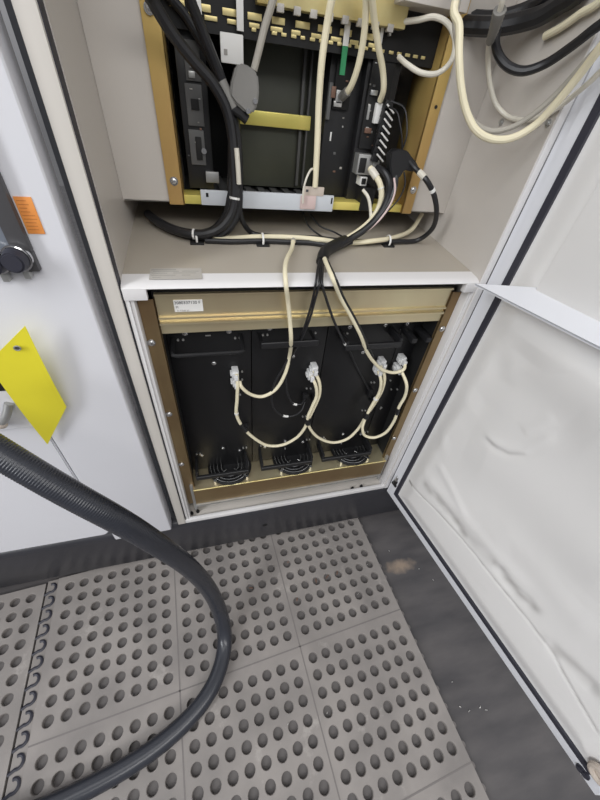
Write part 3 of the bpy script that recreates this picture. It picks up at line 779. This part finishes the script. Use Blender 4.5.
# white identification plate and strips at the top
bm = B(); px_box(bm, 220.5, 33, 243.5, 64, .222, .004, .002); idp = obj('id_plate', bm, 'white_lab', label='white rectangular plate with a small grey mark behind the grey plug hood', cat='plate')
bm = B(); px_box(bm, 224, 49, 227.5, 55, .2212, .001, 0); obj('grey_mark', bm, 'ink_faint', idp)
for (x0, y0, x1, y1, lb) in ((195.5, -6, 201.5, 22, 'narrow white label strip with green end at the top left of the upper rack'), (236.5, -6, 243.5, 31, 'narrow white label strip right of the other strip, above the grey plug hood')):
    bm = B(); px_box(bm, x0, y0, x1, y1, .220, .003, .0005); s_ = obj('label_strip', bm, 'white_lab', label=lb, cat='label strip', group='label strips at the top of the rack')
    if x0 < 200:
        bm = B(); px_box(bm, x0, y1, x1, y1 + 5, .220, .003, .0005); obj('green_end', bm, 'green_lab', s_)

# grey plug hood hanging in front of the cards
hb = at(243, 90, .19)
hood = root('plug_hood', hb, 'large grey plastic plug hood hanging in front of the dark board', 'plug')
bm = B()
pts = [(236, 66), (240, 63), (250, 66), (258, 74), (259.5, 90), (258, 105), (253, 114), (246, 113), (236, 104), (230, 96), (231, 84)]
prism(bm, [at(x, y, .18) for x, y in pts], V((0, .025, 0)), bev=.003); obj('hood_shell', bm, 'grey_plastic', hood)
bm = B(); sweep(bm, [at(221, 82, .195), at(227, 95, .192), at(233, 108, .192)], .010, 12); obj('clamp_arm', bm, 'grey_plastic', hood)
for q in ((255, 101), (248, 111)):
    bm = B(); cyl(bm, at(*q, .181), -Y, .004, .004, 12); obj('hood_screw', bm, 'steel', hood)
bm = B(); sweep(bm, [at(232, 108, .19), at(241, 114, .19), at(247, 120, .19)], .008, 10); obj('plug_tip', bm, 'black', hood)

# ------------------------------------------------------------------ cables
def cable(name, label, m, r, pts, cat='cable', group=None, extra=(), n=10):
    """pts: (x, y, plane_y) sight points; extra parts: (name, material, fn(list of points) -> bmesh, label)"""
    P3 = []
    for p in pts:
        q = at(*p) if len(p) == 3 else V(p[:3])
        if len(p) == 3 and q.x > XR - .004 - r and q.y > -.02: q = atx(p[0], p[1], XR - .004 - r)
        P3.append(q)
    ps = spline(P3, n)
    bm = B(); sweep(bm, ps, r, 10)
    if not extra: return obj(name, bm, m, label=label, cat=cat, group=group), ps
    mid = ps[len(ps) // 2]
    rt = root(name, V((mid.x, mid.y, min(p.z for p in ps))), label, cat, group)
    obj('sheath', bm, m, rt)
    for nm, mm, fn, lb in extra: obj(nm, fn(ps), mm, rt, lb)
    return rt, ps
def near(ps, q): # index of the point nearest to a sight line
    d = (q - CAM).normalized()
    return min(range(len(ps)), key=lambda i: ((ps[i] - CAM) - d * (ps[i] - CAM).dot(d)).length)
def sleeve(q, r, L=6):     # a length of tape or sleeve round the cable near pixel q
    def f(ps):
        i = near(ps, at(*q, .1)); bm = B(); a = max(0, i - L // 2); sweep(bm, ps[a:a + L + 1] if a + L + 1 <= len(ps) else ps[-L - 1:], r, 10); return bm
    return f
def plug(q, dx, dz, y0=YP, sx=.0085, sz=.012, ln=.026):   # translucent modular plug pushed into the panel
    def f(ps):
        p = at(*q, y0 - .01); bm = B()
        box(bm, p.x - sx + dx, p.x + sx + dx, y0 - ln, y0 + .001, p.z - sz + dz, p.z + sz + dz, bev=.003)
        box(bm, p.x - sx * .6 + dx, p.x + sx * .6 + dx, y0 - ln - .012, y0 - ln + .002, p.z - sz * .7 + dz, p.z + sz * .6 + dz, bev=.002)
        box(bm, p.x - sx - .004 + dx, p.x - sx + dx + .001, y0 - ln * .8, y0 - .006, p.z - sz * .4 + dz, p.z + sz * .4 + dz, bev=.001)
        return bm
    return f
F = .055  # plane in which the loops hang, in front of the drive panels
RC = .0046
cable('signal_cable', 'cream cable looping from the first drive up to the second drive', 'cream', RC,
      [(236.5, 374, .062), (237.5, 384, F), (237, 400, F), (236.5, 414, F), (242, 426, F), (254, 438, F), (268, 445.5, F), (282, 445, F), (296, 438, F), (304, 429, F), (308, 420, F), (314, 408, F), (319.5, 394, F), (319, 381, F), (314, 371, .062)],
      extra=[('plug', 'clear', plug((235, 372), 0, 0), 'clear plug'), ('plug', 'clear', plug((313.5, 367.5), 0, 0), 'clear plug'), ('tape_band', 'black', sleeve((243.5, 427.5), .0058, 6), 'black tape band'), ('cable_tie', 'white_lab', sleeve((237, 413), .0058, 1), 'white cable tie')])
cable('signal_cable', 'cream cable hanging between the second and third drive units', 'cream', RC,
      [(311, 376, .062), (315.5, 385, F - .004), (316.5, 396, F - .004), (312, 407, F - .004), (307.5, 419, F - .004), (311, 430, F), (320, 438.5, F), (334, 442.5, F), (347, 439, F), (358, 429, F), (366, 416, F), (375, 403, F), (382.5, 389, F), (384.5, 376, F), (381, 366, .062)],
      extra=[('plug', 'clear', plug((310, 373.5), 0, 0), 'clear plug'), ('plug', 'clear', plug((381, 361.5), 0, 0), 'clear plug'), ('tape_band', 'black', sleeve((307, 421.5), .0085, 4), 'black tape band')])
cable('signal_cable', 'cream cable making the small loop between third and narrow drive', 'cream', RC,
      [(378.5, 371, .062), (381, 381, F - .005), (379, 393, F - .005), (371.5, 406, F - .005), (365.5, 418, F - .008), (362.5, 428, F - .015), (365, 435.5, .035), (374, 437.5, .028), (385, 433, .021), (394, 421, .018), (399, 407, .018), (405, 396, .018), (406.5, 384, .02), (401.5, 371, .05)],
      extra=[('plug', 'clear', plug((377, 368.5), 0, 0), 'clear plug'), ('plug', 'clear', plug((396.5, 367), 0, 0), 'clear plug'), ('tape_band', 'black', sleeve((366, 416), .0095, 4), 'black tape band'), ('tape_band', 'black', sleeve((396.5, 411.5), .0062, 4), 'black tape band'), ('cable_tie', 'white_lab', sleeve((377, 399), .0075, 1), 'white cable tie')])
cable('signal_cable', 'cream cable running down from the shelf tie and bending left to the first drive', 'cream', RC,
      [(293.5, 240, .155), (292, 248, .125), (286.5, 260, .06), (285, 271, .02), (286, 285, -.004), (288, 302, .010), (290, 322, .014), (291, 338, .014), (289.5, 356, F), (285, 374, F), (275, 390, F), (262, 396.5, F), (250, 394, F), (241, 386, F), (239.5, 381, .062)],
      extra=[('plug', 'clear', plug((235, 380), .001, 0), 'clear plug'), ('cable_tie', 'grey_cable', sleeve((293.5, 241), .0058, 2), 'grey cable tie')])
cable('signal_cable', 'cream cable falling from the black knot to the plug nearest the door', 'cream', RC,
      [(323, 255, .085), (327, 265, .035), (333, 279, -.004), (341, 298, .008), (352, 318, .014), (361, 336, .016), (366, 350, .03), (373, 361, .04), (383, 370, .045), (395, 372.5, .045), (404, 369, .045), (405, 362, .06)],
      extra=[('plug', 'clear', plug((401, 358.5), 0, 0), 'clear plug')])
# thin black wires
RB = .0026
cable('black_wire', 'thin black wire from the knot crossing down behind the second bar handle', 'black_cable', RB,
      [(321, 256, .085), (318, 268, .03), (316, 282, -.006), (313, 298, .006), (308, 316, .012), (301, 336, .03), (292, 352, F), (283, 368, F), (274, 384, F), (271.5, 398, F), (275, 410, F), (284, 416, F), (294, 415.5, F), (301, 411, F), (305, 402, .07)],
      extra=[('white_marker', 'white_lab', sleeve((286, 416), .0034, 6), 'white marker sleeve')], n=12)
cable('black_wire', 'thin black wire from the knot ending in a white marker by the second drive', 'black_cable', RB,
      [(322.5, 256, .083), (320, 270, .028), (319, 284, -.008), (315, 300, .004), (310, 318, .01), (302, 338, .026), (291, 358, F), (286.5, 370, F), (286, 384, F), (288.5, 396, F), (294, 404, F), (301, 404, F), (305, 399, .07)],
      extra=[('white_marker', 'white_lab', sleeve((295, 405), .0034, 6), 'white marker sleeve')], n=12)
cable('black_wire', 'thin black wire from the knot hanging to the right in front of the third drive', 'black_cable', .003,
      [(323.5, 256, .083), (322.5, 270, .028), (322, 284, -.006), (326, 298, .008), (332, 316, .012), (338, 330, .02), (345, 344, .03), (350, 352, .06), (356, 366, .075), (366, 384, .078), (369, 390, .078)],
      extra=[('white_marker', 'white_lab', sleeve((341, 347), .0034, 2), None)], n=12)
cable('black_wire', 'thin black wire running tight beside the cream cable below the knot', 'black_cable', RB,
      [(325.5, 256, .083), (329.5, 265, .032), (336, 279, -.006), (344, 298, .006), (355, 318, .012), (364, 336, .014), (369, 348, .03), (373, 357, .07), (374, 364, .08)])
# knot of black sleeve
bm = B(); tube(bm, [at(345, 241, .15), at(334, 246, .125), at(325, 252, .10), at(322, 262, .066)], .0125, 14); knot = obj('cable_knot', bm, 'black', label='black taped knot of cables lying on the white shelf', cat='cable knot')

# cables lying along the shelf
def sh(x, y, lift=.008):    # lies on the sloping shelf
    d = ray(x, y); n = V((0, -.09, 1)); p0 = V((0, .012, 1.0925 + lift)); t = (p0 - CAM).dot(n) / d.dot(n); p = CAM + d * t; return (p.x, p.y, p.z, 0)
cable('black_cable', 'long black cable lying along the back of the white shelf', 'black_cable', .0055,
      [(237.5, 190, .19), (239, 205, .185), (243, 222, .19), sh(252, 233), sh(268, 236), sh(292, 237), sh(316, 238), sh(345, 241), sh(375, 241.5), sh(398, 241.5), sh(418, 240, .010), (432, 229, .15), (436.5, 213, .13), (434, 195, .125), (427, 181, .13), (421, 174, .145), (415, 168, .16), (409, 161, .17)],
      extra=[('connector', 'black', lambda ps: (lambda bm: (prism(bm, [at(x, y, .165) for x, y in ((391, 153), (398, 149), (408, 151), (412, 157), (417, 163), (420, 170), (412, 172), (405, 170), (400, 178), (392, 179), (390, 165))], V((0, .022, 0)), bev=.002), bm)[1])(B()), 'black angled connector'),
             ('white_sleeve', 'white_cable', sleeve((422, 176), .0065, 9), 'white sleeve'), ('white_marker', 'white_lab', sleeve((429, 192), .0062, 2), None)])
cable('cream_cable', 'cream cable lying along the shelf under the upper rack', 'cream', .0055,
      [(237, 197, .19), (239, 212, .185), (226, 232, .20), sh(214, 239, .006), sh(232, 238.5, .006), sh(256, 237, .012), sh(280, 237, .012), sh(302, 238, .012), sh(322, 240, .014), sh(345, 243, .006), sh(372, 241, .015), sh(396, 237, .012), (412, 229, .23), (422, 214, .26)])
cable('black_cable', 'black cable running in front of the cream one along the shelf', 'black_cable', .0055,
      [sh(205, 240.5, .006), sh(230, 241.5, .006), sh(262, 241, .006), sh(290, 242, .006), sh(312, 243, .006), sh(335, 246, .008), sh(352, 242, .016)])
# thick black cables from the top left
TB = .0092
cable('power_cable', 'thick black cable sweeping down from the upper left and curling left onto the shelf', 'black_cable', TB,
      [(.02, .10, 1.90, 0), (130, -40, .10), (152, 0, .135), (172, 33, .155), (193, 60, .17), (212, 82, .18), (226, 108, .185), (232, 135, .185), (234, 165, .18), (235, 190, .175), (232, 212, .17), (220, 228, .165), (204, 234, .165), (186, 233, .175), (170, 228, .20), (157, 221, .23), (148, 214, .28)], cat='cable',
      extra=[('cable_tie', 'white_lab', sleeve((195, 234), .0104, 1), 'white cable tie'), ('cable_tie', 'white_lab', sleeve((234.5, 196), .0104, 1), 'white cable tie')])
cable('power_cable', 'thick black cable beside it that comes from the top of the upper rack', 'black_cable', .0082,
      [(.06, .14, 1.90, 0), (178, -30, .17), (190, 0, .18), (200, 25, .19), (210, 50, .195), (220, 75, .20), (229, 100, .20), (236, 130, .20), (238.5, 160, .195), (239, 190, .19), (237, 214, .185), (226, 231, .18), (208, 238, .18), (190, 237, .19), (172, 232, .22), (158, 224, .26)])
cable('power_cable', 'thick black cable in the dark behind the two others', 'black_cable', .0072,
      [(.05, .19, 1.90, 0), (160, -20, .22), (184, 14, .225), (203, 45, .225), (218, 75, .225), (226, 100, .225), (231, 130, .225), (231, 160, .22), (230, 190, .205), (226, 214, .20), (214, 229, .20), (198, 234, .21)])
cable('white_tube', 'short white tube beside the thick black cables above the pale rail', 'white_cable', .0046, [(236.5, 148, .168), (237.5, 160, .166), (238.3, 172, .165), (239, 184, .166)])
# cable holders on the shelf
for (x, y, lb) in ((197, 241, 'left, under the thick black cables'), (262, 243, 'in the middle of the shelf'), (386, 244, 'on the right, below the yellow rail')):
    p = V(sh(x, y, 0)[:3]) + V((0, -.010, -.0009)); bm = B(); box(bm, p.x - .014, p.x + .014, p.y - .010, p.y + .012, p.z - .004, p.z + .0035, bev=.0015)
    h_ = root('cable_clip', p, 'small black cable clip ' + lb, 'clip', 'cable clips on the shelf'); obj('clip_base', bm, 'black_matte', h_)
    bm = B(); ring(bm, p + V((0, .004, .010)), X, .0125, .0016, 20, 6, 1.5); obj('tie_loop', bm, 'white_lab', h_, 'white cable tie')

# grey lead rising from the plug hood and long cables in front of the cards
cable('grey_lead', 'grey lead rising from the plug hood to the top of the rack', 'grey_cable', .0058, [(254, 70, .19), (259, 50, .19), (265, 26, .19), (273, 0, .185), (280, -30, .18), (.36, .17, 1.9, 0)])
cable('cream_cable', 'long straight cream cable hanging in front of the rack down to the white rail', 'cream', .0062, [(.48, .16, 1.9, 0), (345, -40, .17), (333, -5, .18), (327, 25, .19), (322, 60, .195), (319, 100, .20), (317.5, 140, .20), (316, 170, .20), (315, 187, .20)])
cable('cream_cable', 'cream cable curving down to the metal port of the card with the green strip', 'cream', .0058, [(.53, .15, 1.9, 0), (362, -40, .16), (366, -5, .175), (365, 25, .19), (362, 48, .20), (357, 70, .21), (350, 88, .225), (342, 97, .245)],
      extra=[('plug', 'grey_plastic', lambda ps: sweep(B(), ps[-8:], .008, 10), 'grey plug')])
cable('cream_cable', 'cream cable ending in the white block of the card beside the yellow rail', 'cream', .0056, [(.55, .14, 1.9, 0), (368, -40, .15), (372, 0, .17), (375, 25, .185), (379, 50, .195), (383, 72, .205), (383.5, 90, .21), (380, 101, .222)])
cable('white_cable', 'pale grey looped cable at the top of the right-hand yellow rail', 'white_cable', .0042,
      [(399, 57, .20), (408, 65, .16), (422, 73, .14), (438, 73, .13), (451, 61, .13), (455, 42, .135), (448, 24, .15), (434, 17, .17), (418, 20, .19), (402, 22, .215)])
# clip label and pink tape on the bottom rail
bm = B(); px_box(bm, 303, 187, 324, 196, .198, .006, .001); cl = obj('label_clip', bm, 'beige', label='small white clip label standing on the pale rail', cat='clip label')
bm = B(); px_box(bm, 306, 189.5, 308.5, 192, .1975, .001, 0); obj('clip_hole', bm, 'ink', cl)
bm = B(); px_box(bm, 300.5, 196, 316, 209.5, .195, .005, .002); obj('pink_tape', bm, 'pink', label='pinkish tape wrapped round the pale rail', cat='tape')
cable('white_wire', 'thin white wire arching over the clip label', 'white_cable', .0022, [(303, 203, .19), (303.5, 190, .188), (307, 177, .188), (312, 169, .2), (316, 172, .205)])
# bundle from the right-hand card
cable('cream_cable', 'short cream cable leaving the network port of the right-hand card', 'cream', .0062, [(370, 168, .20), (375, 175, .185), (380, 184, .175), (381.5, 196, .17), (379, 207, .17), (372, 219, .165), (360, 230, .16), (346, 239, .15)],
      extra=[('plug', 'white_cable', lambda ps: sweep(B(), ps[3:14], .0078, 10), 'pale plug'), ('cable_tie', 'white_lab', sleeve((381, 188), .0075, 1), 'white ring')])
cable('black_cable', 'black cable curving down from the right-hand card to the knot', 'black_cable', .0072, [(377, 168, .20), (384, 172, .18), (389, 182, .165), (388, 196, .16), (381, 212, .155), (368, 227, .15), (352, 238, .145), (338, 246, .125)])
cable('black_cable', 'second black cable of the bundle running to the knot', 'black_cable', .006, [(396, 176, .17), (394, 190, .16), (388, 204, .155), (377, 219, .15), (362, 232, .145), (345, 242, .14), (334, 248, .12)])
cable('grey_lead', 'thin pale lead in the bundle below the network port', 'white_cable', .0036, [(363, 190, .20), (368, 197, .185), (370.5, 210, .175), (370, 224, .165), (364, 232, .16)])
cable('pink_wire', 'thin pinkish wire in the bundle beside the yellow rail', 'pink', .0022, [(394, 178, .165), (395, 190, .155), (391, 203, .15), (382, 217, .145), (372, 227, .145), (360, 235, .142)])
for k, (dx, lb) in enumerate(((0, 'thin black wire arching from the terminal block to the angled connector'), (7, 'thin black wire arching widest over the yellow rail'))):
    cable('black_wire', lb, 'black_cable', .0016, [(389 + dx * .3, 107 - k * 6, .20), (397 + dx, 112 - k * 4, .18), (400 + dx, 124, .17), (402 + dx * .6, 138, .165), (402, 150, .17)])
cable('black_wire', 'thin black wire hanging from the connector down across the yellow rail', 'black_cable', .0016, [(404, 172, .165), (405, 184, .16), (400, 197, .16), (391, 208, .155), (382, 216, .15)])
for k, (a, b) in enumerate((((303, 212), (318, 234)), ((310, 214), (334, 232)))):
    cable('black_wire', ['thin black wire slanting under the rack towards the shelf', 'thin black wire hanging under the pink tape'][k], 'black_cable', .002, [(a[0], a[1], .26), ((a[0] + b[0]) / 2 - 2, (a[1] + b[1]) / 2 + 3, .235), (b[0], b[1], .21), sh(b[0] + 14, b[1] + 8, .012)])

# cables at the top right
cable('cream_cable', 'thick cream cable hanging in a deep loop on the right-hand wall', 'cream', .0058,
      [(.63, .14, 1.75, 0), (454, 8, .10), (459, 25, .085), (459, 55, .07), (461, 85, .06), (466, 110, .05), (476, 130, .035), (492, 139, .02), (512, 138, .005), (535, 125, -.01), (558, 101, -.03), (580, 74, -.05), (606, 40, -.075), (630, 10, -.09), (.770, -.13, 1.80, 0)])
cable('grey_cable', 'grey cable hanging just behind the thick cream loop', 'grey_cable', .0044,
      [(.64, .17, 1.75, 0), (456, 12, .13), (458, 50, .11), (460, 85, .095), (466, 108, .08), (476, 124, .065), (492, 131, .05), (512, 127, .035), (535, 113, .015), (560, 90, -.005), (585, 62, -.03), (608, 36, -.05), (.755, -.10, 1.80, 0)])
cable('white_cable', 'thin pale cable with a grey strain relief in a loop along the right-hand wall', 'white_cable', .0040,
      [(.68, .06, 1.80, 0), (506, -8, .07), (500, 10, .08), (494, 30, .10), (489, 45, .12), (488, 62, .14), (490, 84, .14), (496, 104, .13), (507, 116, .115), (525, 120, .095), (548, 114, .07), (572, 97, .045), (596, 76, .015), (620, 50, -.01), (.745, -.06, 1.80, 0)],
      extra=[('strain_relief', 'grey_plastic', lambda ps: (lambda a, b: sweep(B(), ps[a:b], lambda i: .0095 + .0006 * (i % 2) - .0002 * i, 12))(near(ps, at(502, 10, .1)), near(ps, at(488.5, 43, .1))), 'grey ribbed strain relief')])
cable('power_cable', 'black cable hanging in a broad loop at the top right', 'black_cable', .0068,
      [(497, 30, .13), (495.5, 42, .12), (499, 56, .10), (509, 67, .08), (524, 71, .06), (545, 64, .04), (568, 49, .015), (590, 32, -.01), (615, 10, -.03), (.73, -.07, 1.80, 0)])
cable('power_cable', 'thickest black cable crossing the top right corner', 'black_cable', .0135,
      [(455, 24, .22), (475, 26, .19), (497, 26, .16), (520, 22, .13), (542, 15, .10), (560, 4, .08), (585, -16, .06), (.70, .04, 1.90, 0)])
cable('power_cable', 'second thick black cable under the thickest one in the corner', 'black_cable', .010,
      [(462, 14, .22), (485, 18, .20), (508, 15, .17), (532, 6, .14), (552, -8, .12), (.68, .10, 1.90, 0)])
cable('cream_cable', 'cream cable in the top right corner crossing upwards to the frame', 'cream', .0055, [(545, 36, .10), (560, 28, .07), (580, 14, .04), (604, -4, .01), (.72, -.01, 1.85, 0)])
# sheet metal duct at the very top of the cabinet
bm = B(); a = at(420, 12, .20); box(bm, .50, .62, .17, .30, a.z + .004, a.z + .05, bev=.002); box(bm, .62, .735, .24, .34, a.z + .03, a.z + .07, bev=.002)
obj('cable_duct', bm, 'cab_white', label='pale sheet-metal cable duct above the upper rack', cat='duct')

# ------------------------------------------------------------------ white machine to the left
YM = -.022
mc = root('machine_cover', (-.13, 0, .27), 'white sheet-metal machine cover with dark window, directly left of the cabinet', 'machine cover')
bm = B(); box(bm, -.2092, -.0415, YM, .012, .272, TOP, bev=.0055, seg=3); obj('cover_panel', bm, 'panel_white', mc)
bm = B(); box(bm, -.2062, -.0445, .012, .03, .268, TOP); obj('return_flange', bm, 'panel_white', mc)
M['gap_grey'] = mat('gap_shade_grey', srgb(92, 94, 99), .45, var=.1, vscale=8)
bm = B(); box(bm, -.0442, -.0222, .05, .07, .265, TOP); obj('gap_backing', bm, 'gap_grey', mc, 'dark strip standing for the shade deep in the gap beside the cabinet')  # strip coloured dark to give the shade deep in the gap
# dark window with a thick bezel
be = at(40, 272, YM - .012)
bx1 = be.x; bz0 = be.z; bx0 = bx1 - .30; bz1 = bz0 + .36
def px(P):
    c = RM.transposed() @ (P - CAM); return (300 + FPX * c.x / -c.z, 400 - FPX * c.y / -c.z)
bm = B(); w = .024
for q in ((bx0, bx1, bz0, bz0 + .028), (bx0, bx1, bz1 - w, bz1), (bx1 - w, bx1, bz0 + .028, bz1 - w), (bx0, bx0 + w, bz0 + .028, bz1 - w)):
    box(bm, q[0], q[1], YM - .012, YM, q[2], q[3], bev=.002)
bezel = obj('window_bezel', bm, 'bezel', mc, 'dark grey window frame')
bm = B(); box(bm, bx0 + w, bx1 - w, YM - .004, YM, bz0 + .028, bz1 - w); obj('window_pane', bm, 'window', mc, 'blue-grey window pane')
for q in ((17, 265), (-6, 268)):
    p = at(*q, YM - .026); p = V((p.x, YM - .012, p.z + .006))
    bm = B(); cyl(bm, p, -Y, .0185, .009, 24, bev=.002); k_ = obj('latch_ring', bm, 'chrome', mc, 'shiny ring behind the knob')
    bm = B(); cyl(bm, p + V((0, -.009, 0)), -Y, .0165, .016, 24, .0135, bev=.002); obj('latch_knob', bm, 'rubber', mc, 'round black latch knob')
    bm = B(); box(bm, p.x - .004, p.x + .005, YM - .014, YM - .002, p.z - .032, p.z - .015, bev=.002); obj('latch_tongue', bm, 'galv', mc)
a = at(8, 196, YM); b_ = at(23, 194.5, YM); c_ = at(25.5, 233.5, YM); d_ = at(37, 233, YM)
bm = B(); box(bm, bx1 + .0015, bx1 + .0225, YM - .0012, YM, c_.z, a.z, bev=.0003); os_ = obj('orange_sticker', bm, 'orange', mc, 'small orange sticker beside the window')
bm = B()
for k in range(9):
    zz = a.z - .004 - k * (a.z - c_.z - .008) / 8.5
    box(bm, bx1 + .004, bx1 + random.uniform(.012, .020), YM - .0014, YM - .0011, zz - .0011, zz)
M['orange_ink'] = mat('orange_ink', srgb(196, 120, 58), .6)
obj('sticker_print', bm, 'orange_ink', os_)
# door panel further left
dp = root('machine_door', (-.5, 0, .3), 'white machine door with rounded lower corner at the left edge', 'machine door')
LX1 = at(51, 439, YM).x; LZ0 = at(50, 544.5, YM).z; LX0 = -1.1; rr = .022
pts = [V((LX0, YM, LZ0)), V((LX1 - rr, YM, LZ0))] + [V((LX1 - rr + rr * math.sin(t), YM, LZ0 + rr - rr * math.cos(t))) for t in [math.pi / 2 * k / 8 for k in range(1, 9)]] + [V((LX1, YM, TOP)), V((LX0, YM, TOP))]
bm = B(); prism(bm, pts, V((0, .02, 0)), bev=.003); obj('door_sheet', bm, 'panel_white', dp)
bm = B(); box(bm, -1.1, -.2075, .012, .02, .262, TOP); obj('inner_frame', bm, 'gap_grey', dp, 'grey frame visible in the gap')
# lock fitting behind the tag: recessed plate, hasp and lug
hp_ = at(10, 395, YM)
bm = B(); box(bm, hp_.x - .10, hp_.x + .012, YM - .007, YM, hp_.z - .085, hp_.z + .075, bev=.005, seg=3); lk = obj('lock_plate', bm, 'panel_white', dp)
p = at(0, 386, YM - .008); bm = B(); box(bm, p.x - .03, p.x + .012, YM - .0085, YM - .006, p.z - .012, p.z + .022, bev=.001); obj('lock_recess', bm, 'black_matte', lk)
p = at(6, 417, YM - .016); bm = B(); tube(bm, [p + V((-.03, .0, -.012)), p + V((-.012, -.004, -.010)), p + V((.004, -.004, .006)), p + V((.016, .004, .030))], .0075, 12); obj('hasp_loop', bm, 'galv', lk)
p = at(1, 424, YM - .02); bm = B(); sphere(bm, p, .011, (1, .8, 1)); obj('lock_body', bm, 'beige', lk)

# yellow tag hanging from the lock
tg = [(25, 326), (-13, 364), (47.5, 444.5), (66.5, 407)]
yt = [-.055, -.060, -.035, -.040]
T_ = [at(x, y, q) for (x, y), q in zip(tg, yt)]
tr = root('yellow_tag', T_[2], 'bright yellow hanging tag with an eyelet at the left edge', 'tag')
nrm = (T_[1] - T_[0]).cross(T_[3] - T_[0]).normalized()
if nrm.y > 0: nrm = -nrm
bm = B(); N = 12; g = []
for j in range(N + 1):
    rowv = []
    for i in range(N + 1):
        s, t = i / N, j / N
        p = (T_[0] * (1 - t) + T_[3] * t) * (1 - s) + (T_[1] * (1 - t) + T_[2] * t) * s
        rowv.append(bm.verts.new(p + nrm * (.004 * math.sin(t * math.pi))))
    g.append(rowv)
fs = []
for j in range(N):
    for i in range(N): fs.append(bm.faces.new((g[j][i], g[j][i + 1], g[j + 1][i + 1], g[j + 1][i])))
r_e = bmesh.ops.extrude_face_region(bm, geom=fs)
bmesh.ops.translate(bm, verts=[v for v in r_e['geom'] if isinstance(v, bmesh.types.BMVert)], vec=-nrm * .0012)
bmesh.ops.recalc_face_normals(bm, faces=bm.faces[:])
obj('tag_card', bm, 'yellow', tr)
pe = at(17.5, 347.5, -.0585)
bm = B(); ring(bm, pe + nrm * .002, nrm, .0042, .0011, 20, 8); obj('eyelet', bm, 'galv', tr)
bm = B(); cyl(bm, pe + nrm * .0006, nrm, .0036, .0012, 16); obj('eyelet_hole', bm, 'ink', tr)

# ------------------------------------------------------------------ the big hose
HR = .0230
zc = MT + HR + .001
hpts = [atd(-70, 410, .49), atd(-25, 438, .505), atd(25, 468, .53), atd(75, 497, .565), atd(120, 521, .62), atd(160, 546, .73), atd(190, 568, .86), atd(211, 592, .99), atd(222, 618, 1.07)]
hpts += [atz(226, 640, zc), atz(222, 665, zc), atz(211, 692, zc), atz(190, 718, zc), atz(160, 745, zc), atz(122, 770, zc), atz(80, 792, zc), atz(30, 815, zc), atz(-40, 840, zc)]
ps = resample(spline(hpts, 40), .004)
for _ in range(160):
    ps = [ps[0]] + [(ps[i - 1] + ps[i] * 2 + ps[i + 1]) / 4 for i in range(1, len(ps) - 1)] + [ps[-1]]
for _ in range(40):
    ps = [V((p.x, p.y, max(p.z, zc))) for p in ps]
    ps = [ps[0]] + [(ps[i - 1] + ps[i] * 2 + ps[i + 1]) / 4 for i in range(1, len(ps) - 1)] + [ps[-1]]
ps = [V((p.x, p.y, max(p.z, zc))) for p in ps]
ps = resample(spline(ps, 6), .0011)
bm = B(); sweep(bm, ps, lambda i: HR + .00045 * max(0., min(1., 1.25 - 2.6 * i / len(ps))) * math.cos(i * 2 * math.pi / 4), 24)
obj('corrugated_hose', bm, 'hose', label='thick dark ribbed hose sweeping from the left edge down onto the mat', cat='hose', smooth=60)

# ------------------------------------------------------------------ light: overcast hall with long ceiling lamps
wd = bpy.data.worlds.new('hall'); SC.world = wd; wd.use_nodes = True
nt = wd.node_tree; bg = nt.nodes['Background']
tc = nt.nodes.new('ShaderNodeTexCoord'); sx_ = nt.nodes.new('ShaderNodeSeparateXYZ'); rp = nt.nodes.new('ShaderNodeValToRGB')
mr = nt.nodes.new('ShaderNodeMapRange'); mr.inputs['From Min'].default_value = -1
nt.links.new(tc.outputs['Generated'], sx_.inputs[0]); nt.links.new(sx_.outputs['Z'], mr.inputs['Value']); nt.links.new(mr.outputs['Result'], rp.inputs['Fac'])
rp.color_ramp.elements[0].position = .45; rp.color_ramp.elements[0].color = (.22, .22, .23, 1)
rp.color_ramp.elements[1].position = .75; rp.color_ramp.elements[1].color = (.86, .88, .92, 1)
e_ = rp.color_ramp.elements.new(.56); e_.color = (.5, .5, .52, 1)
nt.links.new(rp.outputs['Color'], bg.inputs['Color']); bg.inputs['Strength'].default_value = .62
def lamp(loc, tgt, sx, sy, power, col=(1, 1, 1)):
    l = bpy.data.lights.new('ceiling_lamp', 'AREA'); l.shape = 'RECTANGLE'; l.size = sx; l.size_y = sy; l.energy = power; l.color = col
    o = bpy.data.objects.new('ceiling_lamp', l); COL.objects.link(o); o.location = loc
    o.rotation_euler = (V(tgt) - V(loc)).to_track_quat('-Z', 'Y').to_euler(); return o
lamp((1.0, -3.4, 3.5), (.3, 0, .9), 4.0, 1.0, 80, (1, .99, .97))
lamp((-3.4, -2.4, 3.4), (.6, -.2, .8), 1.0, 3.5, 135, (.96, .98, 1))
lamp((-.4, -1.5, 4.2), (.2, -.2, .5), 3.0, 1.0, 24, (1, .99, .97))

vs = SC.view_settings; vs.view_transform = 'Standard'; vs.look = 'None'; vs.gamma = 1; vs.use_curve_mapping = False
vs.exposure = 0.0
